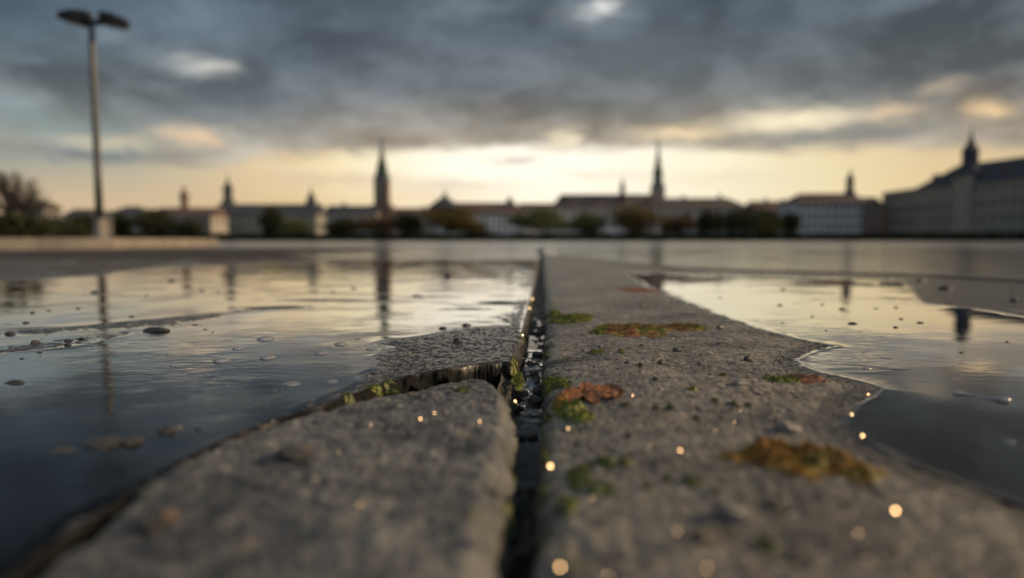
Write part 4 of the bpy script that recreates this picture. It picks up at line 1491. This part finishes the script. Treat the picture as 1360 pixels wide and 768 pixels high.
def lathe(mb, x, y, prof, n=12):
    o = len(mb.v)
    for r, z in prof:
        for k in range(n):
            a = 2 * math.pi * (k + 0.5) / n
            mb.v.append((x + r * math.cos(a), y + r * math.sin(a), z))
    for i in range(len(prof) - 1):
        for k in range(n):
            mb.f.append((o + i * n + k, o + i * n + (k + 1) % n, o + (i + 1) * n + (k + 1) % n, o + (i + 1) * n + k))
    mb.f.append(tuple(o + k for k in reversed(range(n))))
    mb.f.append(tuple(o + (len(prof) - 1) * n + k for k in range(n)))


def turret(parent, px, Y, prof_px, rmat, name='turret', dy=6.0, n=8):
    """a small roof turret: profile given as (half width px, y px)"""
    inv = Matrix.Translation(parent.location) @ Matrix.Rotation(parent.rotation_euler.z, 4, 'Z')
    c = P(px, 300, Y + dy)
    loc = inv.inverted() @ Vector((c.x, c.y, GZ))
    b = MB()
    lathe(b, loc.x, loc.y, [(max(0.02, 1.35 * w * (Y + dy) / FPX), P(px, py, Y + dy).z - GZ) for w, py in prof_px], n)
    return b.build(name, rmat, parent)


# ---- left end: dark low houses behind the bare tree
town('dark low house with sunlit orange end wall behind the bare tree', 26, 58, 278, 271, 118, 4.2, wall='ochre', roof='brown', rows_=2, cols=4)
town('low dark house with slate roof between bare tree and lamp post', 84, 118, 288, 279, 170, 10, wall='dark', roof='slate', rows_=2, cols=4)
h = town('small white house with blue slate hip roof right of the lamp post', 142, 188, 284, 275, 222, 11, wall='blue', roof='slate', rows_=2, cols=5, hip=(4, 4))
h = town('long cream house with red roof and a thin chimney tower', 189, 280, 287, 277, 206, 12, wall='cream', roof='red', rows_=2, cols=9, hip=(3, 0))
turret(h, 246, 206, [(3.6, 280), (3.6, 262), (5, 261), (5, 259), (2.4, 256), (1.2, 250), (0.2, 246)], WM['brick'], 'chimney_tower')
h = town('long pale sage building with slate roof and two corner turrets', 294, 420, 284, 272, 226, 12, name='town_house', cat='building', wall='sage', roof='slate', rows_=3, cols=12)
turret(h, 304, 226, [(11, 276), (5.5, 268), (4.2, 262), (4.2, 252), (5.5, 251), (3.0, 246), (1.0, 240), (0.15, 230)], RM['slate'], 'turret')
turret(h, 414, 226, [(7, 275), (4.5, 266), (3.0, 260), (0.8, 254), (0.15, 246)], RM['slate'], 'turret')
h = town('plain grey house with slate roof left of the brick church tower', 432, 500, 283, 274, 256, 12, wall='grey', roof='slate', rows_=3, cols=7, chim=((-4, 1.0, 1.2),))
h = town('low stone house with red roof right of the brick church tower', 517, 582, 285, 277, 262, 12, wall='stone', roof='red', rows_=3, cols=6, chim=((3, 1.0, 1.0),))

# ---- brick church tower with copper spire
Y = 264.0
c = P(508.5, 318, Y)
e = empty('church_tower', (c.x, Y, GZ))
tag(e, 'slim red brick church tower with pointed green copper spire', 'church tower')
k = Y / FPX


def zz(py):
    return P(508, py, Y).z - GZ


b = MB()
b.box(-9.2 * k, 9.2 * k, -9.2 * k, 9.2 * k, -0.05, zz(240))
b.box(-13.5 * k, 13.5 * k, -8.8 * k, 11 * k, -0.05, zz(272))
b.build('wall', WM['brick'], e)
b = MB()
b.box(-10 * k, 10 * k, -10 * k, 10 * k, zz(240), zz(238))
b.box(-9.6 * k, 9.6 * k, -9.6 * k, 9.6 * k, zz(256), zz(254.8))
b.build('cornice', M['trim'], e)
b = MB()
lathe(b, 0, 0, [(11 * k, zz(238)), (8.8 * k, zz(231)), (7.2 * k, zz(226)), (6.8 * k, zz(221)), (4.8 * k, zz(214)), (3.0 * k, zz(206)), (1.9 * k, zz(198)), (1.2 * k, zz(190)), (0.6 * k, zz(180))], 8)
b.build('spire', RM['copper'], e)
for zz_ in (246, 262):
    window(e, 0, -9.22 * k, zz(zz_), 0, 1.1)
b = MB()
lathe(b, 0, 0, [(1.5 * k, 0), (1.5 * k, 0.1)], 16)
me_o = b.build('clock_face', M['frame'], e)
me_o.rotation_euler = (math.pi / 2, 0, 0)
me_o.location = (0, -9.23 * k, zz(248))

h = town('white building with many windows and red roof behind the bushes', 578, 694, 284, 270, 238, 13, name='town_house', cat='building', wall='white', roof='red', rows_=4, cols=15, hip=(0, 3))
turret(h, 591, 238, [(18, 276), (10, 268), (3.2, 262), (1.0, 257), (0.15, 250)], RM['slate'], 'turret')
turret(h, 677, 238, [(5, 272), (3, 266), (1, 262), (0.15, 258)], RM['slate'], 'turret')
town('pale gabled house at the left foot of the great hall', 690, 738, 281, 271, 250, 11, wall='white', roof='brown', rows_=3, cols=5)
h = town('great hall with long dark brown roof and slim ridge turret', 734, 884, 277, 259, 256, 16, name='great_hall', cat='hall', wall='grey', roof='brown', rows_=3, cols=14, hip=(4, 0), dormers=4)
turret(h, 826, 256, [(3.8, 262), (2.6, 258), (2.4, 250), (3.2, 249), (1.4, 244), (0.2, 234)], RM['slate'], 'turret')

# ---- slim gothic spire
Y = 268.0
c = P(872.5, 318, Y)
e = empty('church_spire', (c.x, Y, GZ))
tag(e, 'slender dark church spire rising at the right end of the great hall', 'church tower')
k = Y / FPX
b = MB()
b.box(-8.0 * k, 8.0 * k, -8.0 * k, 8.0 * k, -0.05, zz(246))
b.poly([(-16 * k, -6 * k, zz(277)), (16 * k, -6 * k, zz(277)), (6.2 * k, -6 * k, zz(258)), (-6.2 * k, -6 * k, zz(258)), (-16 * k, 6 * k, zz(277)), (16 * k, 6 * k, zz(277)), (6.2 * k, 6 * k, zz(258)), (-6.2 * k, 6 * k, zz(258))],
       [(0, 1, 2, 3), (5, 4, 7, 6), (0, 3, 7, 4), (1, 5, 6, 2), (3, 2, 6, 7), (0, 4, 5, 1)])
b.build('wall', WM['stone'], e)
b = MB()
lathe(b, 0, 0, [(8.4 * k, zz(246)), (7.0 * k, zz(243)), (6.0 * k, zz(240)), (6.0 * k, zz(232)), (7.2 * k, zz(231)), (5.2 * k, zz(225)), (3.5 * k, zz(214)), (2.0 * k, zz(203)), (1.1 * k, zz(192)), (0.5 * k, zz(182))], 8)
b.build('spire', RM['copper'], e)
window(e, 0, -8.02 * k, zz(251), 0, 1.0)

h = town('long grey house with dark roof between spire and dark trees', 884, 1000, 278, 264, 258, 14, name='town_house', cat='building', wall='grey', roof='brown', rows_=3, cols=12, hip=(0, 8), chim=((6, 1.0, 1.4), (-8, 1.0, 1.0)))
h = town('small pale house with red roof left of the big white block', 1003, 1062, 281, 268, 246, 12, wall='cream', roof='red', rows_=3, cols=6, chim=((-2, 0.9, 1.0), (4, 0.9, 0.8)))
h = town('big white block with red roof and lantern tower', 1058, 1144, 269, 258, 214, 13, name='town_house', cat='building', wall='blue', roof='red', rows_=4, cols=10, hip=(4, 0))
turret(h, 1127, 214, [(13, 266), (8, 262), (4.5, 255), (3.4, 250), (3.4, 241), (4.4, 240), (2.6, 235), (1.0, 230), (0.2, 222)], RM['brown'], 'lantern_tower')
h = town('narrow brown brick house with red roof beside the long right building', 1146, 1174, 274, 263, 236, 12, wall='brick', roof='red', rows_=4, cols=3)

# ---- long right-hand building, its front running towards us
A = P(1172, 257, 242.0)
Bq = Vector((A.x + 9.0, A.y - 54.0, 0))
dirv = Vector((9.0, -54.0, 0)).normalized()
rz = math.atan2(dirv.y, dirv.x)


def on_front(s):
    return Vector((A.x, A.y, GZ)) + dirv * s


He = A.z
p1 = on_front(8)
h = building('house', 'house', 'low plain end house of the long right-hand row', 16, He, He + 1.2, 16, tuple(p1), rz, wall='sage', roof='slate', hip=(4, 1), rows_=4, cols=6, side=False)
p2 = on_front(16.1 + 22)
h = building('town_palace', 'building', 'long sage palace with slate hip roof and domed tower at the right', 44, He + 0.3, He + 7.2, 17, tuple(p2), rz, wall='sage', roof='slate', hip=(8, 0), rows_=4, cols=14, side=False, dormers=5)
# tower at the junction
inv = (Matrix.Translation(h.location) @ Matrix.Rotation(rz, 4, 'Z')).inverted()
tp = on_front(35.5) + Vector((1.5, 0.4, 0))
lt = inv @ tp
Yt = tp.y
kk = 1.2 * Yt / FPX
b = MB()
lathe(b, lt.x, lt.y, [(15 * kk, -0.05), (15 * kk, P(1283, 246, Yt).z), (15.5 * kk, P(1283, 244, Yt).z), (13 * kk, P(1283, 232, Yt).z)], 4)
b.build('tower', WM['stone'], h)
b = MB()
lathe(b, lt.x, lt.y, [(15.5 * kk, P(1283, 233, Yt).z), (11 * kk, P(1283, 226, Yt).z), (8.5 * kk, P(1283, 219, Yt).z), (8.2 * kk, P(1283, 205, Yt).z), (9.6 * kk, P(1283, 203, Yt).z), (7.4 * kk, P(1283, 197, Yt).z),
                      (4.0 * kk, P(1283, 191, Yt).z), (2.4 * kk, P(1283, 184, Yt).z), (1.0 * kk, P(1283, 178, Yt).z), (0.3 * kk, P(1283, 166, Yt).z)], 8)
b.build('spire', RM['slate'], h)
p3 = on_front(60.3 + 45)
h2 = building('town_palace', 'building', 'nearest wing of the right-hand row with steep dark roof and tall windows', 90, He + 0.2, He + 8.8, 17, tuple(p3), rz, wall='cream', roof='slate', rows_=4, cols=24, side=False, dormers=9)

# ------------------------------------------------------------------ hedge and trees
M['bark'] = simple_mat('dark_bark', (0.035, 0.028, 0.022), (0.06, 0.05, 0.04), 8, 0.9)


def foliage_mat(name, c1, c2, c3):
    m, T = new_mat(name)
    t = T.n('ShaderNodeTexCoord').outputs['Object']
    nz = T.noise(t, 0.9, 3.0, 0.6)
    g = T.n('ShaderNodeNewGeometry')
    col = T.mix(T.ss(nz, 0.35, 0.65), c1, c2)
    col = T.mix(T.m('MULTIPLY', T.m('GREATER_THAN', g.outputs['Random Per Island'], 0.75), 0.7), col, c3)
    d = T.n('ShaderNodeBsdfDiffuse')
    T.set(d.inputs[0], col)
    tl = T.n('ShaderNodeBsdfTranslucent')
    T.set(tl.inputs[0], col)
    mx = T.n('ShaderNodeMixShader')
    mx.inputs[0].default_value = 0.3
    T.t.links.new(d.outputs[0], mx.inputs[1])
    T.t.links.new(tl.outputs[0], mx.inputs[2])
    finish(T, mx.outputs[0])
    return m


FM = {
    'green': foliage_mat('green_leaves', (0.085, 0.10, 0.05), (0.115, 0.13, 0.06), (0.15, 0.15, 0.07)),
    'dark': foliage_mat('dark_leaves', (0.034, 0.040, 0.024), (0.055, 0.062, 0.034), (0.08, 0.08, 0.04)),
    'orange': foliage_mat('autumn_leaves', (0.13, 0.095, 0.04), (0.095, 0.09, 0.04), (0.17, 0.115, 0.045)),
    'brown': foliage_mat('brown_leaves', (0.10, 0.075, 0.052), (0.13, 0.09, 0.06), (0.15, 0.10, 0.065)),
    'hedge': foliage_mat('hedge_leaves', (0.014, 0.019, 0.010), (0.022, 0.028, 0.013), (0.035, 0.038, 0.016)),
}


def leaves_mesh(name, centers, sizes, seed):
    r_ = np.random.default_rng(seed)
    n = len(centers)
    a = r_.normal(size=(n, 3))
    a /= np.linalg.norm(a, axis=1, keepdims=True)
    c_ = r_.normal(size=(n, 3))
    b_ = np.cross(a, c_)
    b_ /= np.linalg.norm(b_, axis=1, keepdims=True)
    s = sizes[:, None]
    v = np.stack([centers - a * s, centers + b_ * s * 0.6, centers + a * s, centers - b_ * s * 0.6], 1).reshape(-1, 3)
    q = np.arange(n * 4).reshape(n, 4)
    return mesh_np(name, v, q, False)


def leafy_tree(label, px, Y, top, wpx, kind, seed, name='tree', low=0.18, group='trees along the hedge', nleaf=3000):
    r_ = np.random.default_rng(seed)
    c = P(px, 318, Y)
    H = P(px, top - 8, Y).z
    Rw = wpx / 2 * 1.48 * Y / FPX
    e = empty(name, (c.x, Y, GZ))
    tag(e, label, 'tree', group)
    b = MB()
    b.tube([(0, 0, -0.05), (0.05, 0, H * 0.3), (0.0, 0.05, H * 0.62), (0.1, 0, H * 0.85)], [H * 0.035, H * 0.028, H * 0.018, H * 0.006], 8)
    for k in range(6):
        a = k * 1.05 + seed
        b.tube([(0, 0, H * (0.28 + 0.05 * k)), (math.cos(a) * Rw * 0.35, math.sin(a) * Rw * 0.35, H * (0.42 + 0.05 * k)), (math.cos(a) * Rw * 0.7, math.sin(a) * Rw * 0.7, H * (0.52 + 0.055 * k))], [H * 0.014, H * 0.010, H * 0.004], 6)
    b.build('trunk', M['bark'], e, True)
    ncl = 26
    cz = H * (low + (1 - low) / 2)
    hz = H * (1 - low) / 2
    ctrs = []
    for k in range(ncl):
        u = r_.normal(size=3)
        u /= np.linalg.norm(u)
        rad = r_.uniform(0.30, 0.85)
        ctrs.append((u[0] * Rw * rad, u[1] * Rw * rad, cz + u[2] * hz * rad, r_.uniform(0.22, 0.36)))
    ctrs = np.array(ctrs)
    pick = r_.integers(0, ncl, nleaf)
    off = r_.normal(size=(nleaf, 3)) * 0.7
    pos = ctrs[pick, :3] + off * ctrs[pick, 3:4] * np.array([Rw, Rw, hz])
    pos[:, 2] = np.clip(pos[:, 2], 0.15, H * 1.02)
    me = leaves_mesh('crown', pos, r_.uniform(0.22, 0.5, nleaf) * max(0.7, H / 8), seed)
    link_mesh('crown', me, FM[kind], e)
    return e


for i, (px, Y, top, w, kind, lab) in enumerate([
    (158, 196, 290, 34, 'dark', 'dark leafy tree just right of the lamp post'),
    (207, 192, 286, 40, 'dark', 'dark rounded tree in front of the long cream house'),
    (250, 194, 300, 30, 'dark', 'low dark tree at the right part of the cream house'),
    (362, 196, 283, 22, 'dark', 'narrow dark tree in front of the pale sage building'),
    (392, 195, 298, 34, 'green', 'low green tree right of the narrow dark tree'),
    (452, 194, 297, 34, 'dark', 'dark tree left of the brown bush under the church tower'),
    (500, 196, 294, 56, 'brown', 'wide russet tree at the foot of the brick church tower'),
    (543, 194, 289, 28, 'dark', 'slim dark green tree right of the russet tree'),
    (594, 192, 281, 52, 'orange', 'large round amber tree in front of the white building'),
    (632, 195, 302, 26, 'orange', 'little amber tree right of the large amber one'),
    (717, 192, 285, 60, 'green', 'broad green tree at the left foot of the great hall'),
    (778, 194, 287, 38, 'green', 'round green tree under the left part of the great hall'),
    (846, 193, 283, 60, 'orange', 'large green and amber tree under the right part of the great hall'),
    (900, 196, 290, 34, 'brown', 'russet tree right of the slender spire'),
    (940, 197, 287, 26, 'dark', 'narrow dark tree right of the russet tree'),
    (985, 192, 283, 70, 'dark', 'biggest dark green tree before the small pale house'),
    (1021, 196, 288, 24, 'dark', 'narrow dark tree at the right side of the biggest tree'),
    (1049, 204, 290, 16, 'dark', 'thin dark tree at the left corner of the big white block'),
]):
    leafy_tree(lab, px, Y, top, w, kind, 300 + i)
for i, (px, Y, top, w, kind, lab) in enumerate([
    (12, 62, 291, 70, 'dark', 'dark evergreen bush mass at the left under the bare tree'),
    (72, 100, 296, 40, 'dark', 'low dark bush below the sunlit end wall'),
    (106, 110, 291, 36, 'dark', 'dark bush directly left of the lamp post'),
]):
    leafy_tree(lab, px, Y, top, w, kind, 340 + i, 'bush', 0.0, 'dark bushes at the left', 2200)

# bare tree
Y = 66.0
c = P(16, 318, Y)
e = empty('bare_tree', (c.x, Y, GZ))
tag(e, 'big bare leafless tree with rounded twiggy crown at the far left', 'tree')
H = P(16, 228, Y).z
tr_, cr_ = MB(), MB()
rb_ = random.Random(5)
Rc = 46 * Y / FPX
tr_.tube([(0, 0, -0.05), (0.05, 0, H * 0.2), (0, 0.05, H * 0.42)], [H * 0.04, H * 0.03, H * 0.022], 8, False)
tips = []
for k in range(22):
    a = k * 2.4 + rb_.uniform(-0.3, 0.3)
    up = rb_.uniform(0.15, 1.0)
    rr = Rc * math.sqrt(max(0.05, 1 - up * up)) * rb_.uniform(0.75, 0.95)
    end = Vector((math.cos(a) * rr, math.sin(a) * rr, H * (0.40 + 0.52 * up)))
    st = Vector((0, 0, H * rb_.uniform(0.2, 0.42)))
    mid = st.lerp(end, 0.5) + Vector((0, 0, H * 0.03))
    tr_.tube([st, mid, end], [H * 0.013, H * 0.008, H * 0.003], 5, False)
    for q_ in (0.35, 0.5, 0.65, 0.8, 0.95):
        tips.append((st.lerp(end, q_), (end - st).normalized()))
for p_t, d_t in tips:
    for k in range(8):
        nd = (d_t + Vector((rb_.gauss(0, 0.6), rb_.gauss(0, 0.6), rb_.gauss(0.15, 0.5)))).normalized()
        L = H * rb_.uniform(0.08, 0.20)
        e1 = p_t + nd * L
        cr_.tube([p_t, e1], [0.03, 0.012], 3, False)
        for m_k in range(2):
            n2 = (nd + Vector((rb_.gauss(0, 0.6), rb_.gauss(0, 0.6), rb_.gauss(0.1, 0.5)))).normalized()
            cr_.tube([p_t.lerp(e1, 0.5), p_t.lerp(e1, 0.5) + n2 * L * 0.6], [0.018, 0.008], 3, False)
tr_.build('trunk', M['bark'], e, True)
cr_.build('crown', M['bark'], e, False)

# clipped hedge along the far side of the square
hx0, hx1 = P(-120, 318, 188).x, P(1420, 318, 132).x
n = 900
r_ = np.random.default_rng(11)
path = [(P(60, 318, 150).x, 150.0), (P(145, 318, 188).x, 188.0), (P(1172, 318, 188).x, 188.0), (122.0, 150.0), (136.0, 96.0)]
seg = [math.dist(path[i], path[i + 1]) for i in range(len(path) - 1)]
tot = sum(seg)


def along(s):
    for i, L in enumerate(seg):
        if s <= L or i == len(seg) - 1:
            t = s / L
            a, b2 = path[i], path[i + 1]
            return a[0] + (b2[0] - a[0]) * t, a[1] + (b2[1] - a[1]) * t, (b2[1] - a[1]) / L, -(b2[0] - a[0]) / L
        s -= L


e = empty('hedge', (along(tot / 2)[0], along(tot / 2)[1], GZ))
tag(e, 'long low dark clipped hedge along the far edge of the square', 'hedge')
ns = 420
prof = [(-0.7, 0.0), (-0.78, 0.6), (-0.7, 1.25), (-0.35, 1.5), (0.35, 1.5), (0.7, 1.25), (0.78, 0.6), (0.7, 0.0)]
vs = []
for i in range(ns):
    x, y, nx, ny = along(tot * i / (ns - 1))
    hgt = 1.0 + 0.10 * math.sin(i * 0.7) + r_.uniform(-0.08, 0.08)
    for (u, z) in prof:
        j = r_.uniform(-0.08, 0.08)
        vs.append((x + nx * (u + j) - e.location.x, y + ny * (u + j) - e.location.y, z * hgt * 1.25))
k = len(prof)
q = np.array([(i * k + j, i * k + j + 1, (i + 1) * k + j + 1, (i + 1) * k + j) for i in range(ns - 1) for j in range(k - 1)])
link_mesh('hedge_body', mesh_np('hedge_body', np.array(vs), q), FM['hedge'], e)
nl = 9000
s_ = r_.uniform(0, tot, nl)
cs = []
for s in s_:
    x, y, nx, ny = along(s)
    u = r_.uniform(-0.8, 0.8)
    z = r_.uniform(0.05, 1.65) if abs(u) > 0.6 else r_.uniform(1.4, 1.75)
    cs.append((x + nx * u - e.location.x, y + ny * u - e.location.y, z))
link_mesh('foliage', leaves_mesh('foliage', np.array(cs), r_.uniform(0.10, 0.24, nl), 12), FM['hedge'], e)

# ------------------------------------------------------------------ kerb wall and lamp post at the left
M['kerb'] = simple_mat('pale_kerb_stone', (0.23, 0.20, 0.165), (0.15, 0.135, 0.115), 2.5, 0.8, 0, 0.004, 25)
kp = [G(-420, 338), G(-60, 333), G(150, 331), G(290, 327.0)]
b = MB()
for i in range(len(kp) - 1):
    a, c2 = kp[i], kp[i + 1]
    d = (c2 - a)
    d.z = 0
    Ls = d.length
    nst = max(1, int(Ls / 1.0))
    d.normalize()
    nrm = Vector((-d.y, d.x, 0))
    for s in range(nst):
        s0, s1 = Ls * s / nst + 0.006, Ls * (s + 1) / nst - 0.006
        p0, p1 = a + d * s0, a + d * s1
        w, hh, ch = 0.30, 0.195, 0.018
        pr = [(0, -0.05), (0, hh - ch), (ch, hh), (w - ch, hh), (w, hh - ch), (w, -0.05)]
        v = [tuple(p0 + nrm * u + Vector((0, 0, z))) for u, z in pr] + [tuple(p1 + nrm * u + Vector((0, 0, z))) for u, z in pr]
        m_ = len(pr)
        b.poly(v, [(j, j + 1, m_ + j + 1, m_ + j) for j in range(m_ - 1)] + [tuple(range(m_)), tuple(reversed(range(m_, 2 * m_)))])
o = b.build('kerb', M['kerb'])
tag(o, 'low pale stone kerb catching the sun at the left behind the lamp post', 'kerb')

Yl = 12.7
base = G(134, 330.2)
base.z = 0.0
top = P(120, 30, base.y)
Hl = top.z
M['lamp_steel'] = simple_mat('galvanised_steel', (0.09, 0.09, 0.09), (0.065, 0.065, 0.067), 5, 0.5, 0.2)
M['lamp_black'] = simple_mat('black_lamp_housing', (0.010, 0.010, 0.010), (0.016, 0.016, 0.016), 8, 0.6, spec=0.2)
M['lamp_base'] = simple_mat('pale_concrete_plinth', (0.25, 0.225, 0.195), (0.18, 0.165, 0.145), 4, 0.85, 0, 0.004, 30)
kl = base.y / FPX
e = empty('street_lamp', (base.x, base.y, 0.0))
tag(e, 'tall grey twin-headed floodlight lamp post on a flared plinth', 'street lamp')
b = MB()
lathe(b, 0, 0, [(13.0 * kl, -0.02), (12.5 * kl, 4 * kl), (8.0 * kl, 12 * kl), (7.0 * kl, 28 * kl), (6.2 * kl, 38 * kl), (5.4 * kl, 39 * kl)], 16)
b.build('plinth', M['lamp_base'], e, False)
b = MB()
lathe(b, 0, 0, [(5.0 * kl, 0.55), (4.5 * kl, 1.4), (4.0 * kl, 2.8), (3.6 * kl, Hl - 0.02), (3.0 * kl, Hl)], 20)
b.build('pole', M['lamp_steel'], e, True)
b = MB()
b.box(-11 * kl, 14 * kl, -3 * kl, 3 * kl, Hl - 3 * kl, Hl + 3 * kl)
b.build('crossarm', M['lamp_black'], e)


def head(name, x0, z0, x1, z1, th0, th1, yw):
    b = MB()
    pts = []
    for (x, z, t, w) in [(x0, z0, th0, yw * 0.6), ((x0 + x1) / 2, (z0 + z1) / 2 + 1.0 * kl, (th0 + th1) * 0.55, yw), (x1, z1, th1, yw * 0.55)]:
        pts += [(x, -w, z - t), (x, w, z - t), (x, w * 0.7, z + t), (x, -w * 0.7, z + t)]
    fs = []
    for i in range(2):
        for j in range(4):
            fs.append((i * 4 + j, i * 4 + (j + 1) % 4, (i + 1) * 4 + (j + 1) % 4, (i + 1) * 4 + j))
    fs += [(3, 2, 1, 0), (8, 9, 10, 11)]
    b.poly(pts, fs)
    o = b.build(name, M['lamp_black'], e)
    b = MB()
    a, c_ = Vector((x0, 0, z0 - th0)), Vector((x1, 0, z1 - th1))
    q0, q1 = a.lerp(c_, 0.2), a.lerp(c_, 0.8)
    dz_ = -2.2 * kl
    b.poly([(q0.x, -yw * 0.5, q0.z + dz_), (q1.x, -yw * 0.5, q1.z + dz_), (q1.x, yw * 0.5, q1.z + dz_), (q0.x, yw * 0.5, q0.z + dz_),
            (q0.x, -yw * 0.5, q0.z + 1 * kl), (q1.x, -yw * 0.5, q1.z + 1 * kl), (q1.x, yw * 0.5, q1.z + 1 * kl), (q0.x, yw * 0.5, q0.z + 1 * kl)],
           [(0, 1, 2, 3), (7, 6, 5, 4), (0, 4, 5, 1), (1, 5, 6, 2), (2, 6, 7, 3), (3, 7, 4, 0)])
    b.build('lens', M['glass'], o)


head('lamp_head', -2 * kl, Hl + 4 * kl, -40 * kl, Hl + 8 * kl, 9 * kl, 3.8 * kl, 14 * kl)
head('lamp_head', 13 * kl, Hl + 6 * kl, 47 * kl, Hl - 2 * kl, 7.5 * kl, 5.0 * kl, 12 * kl)
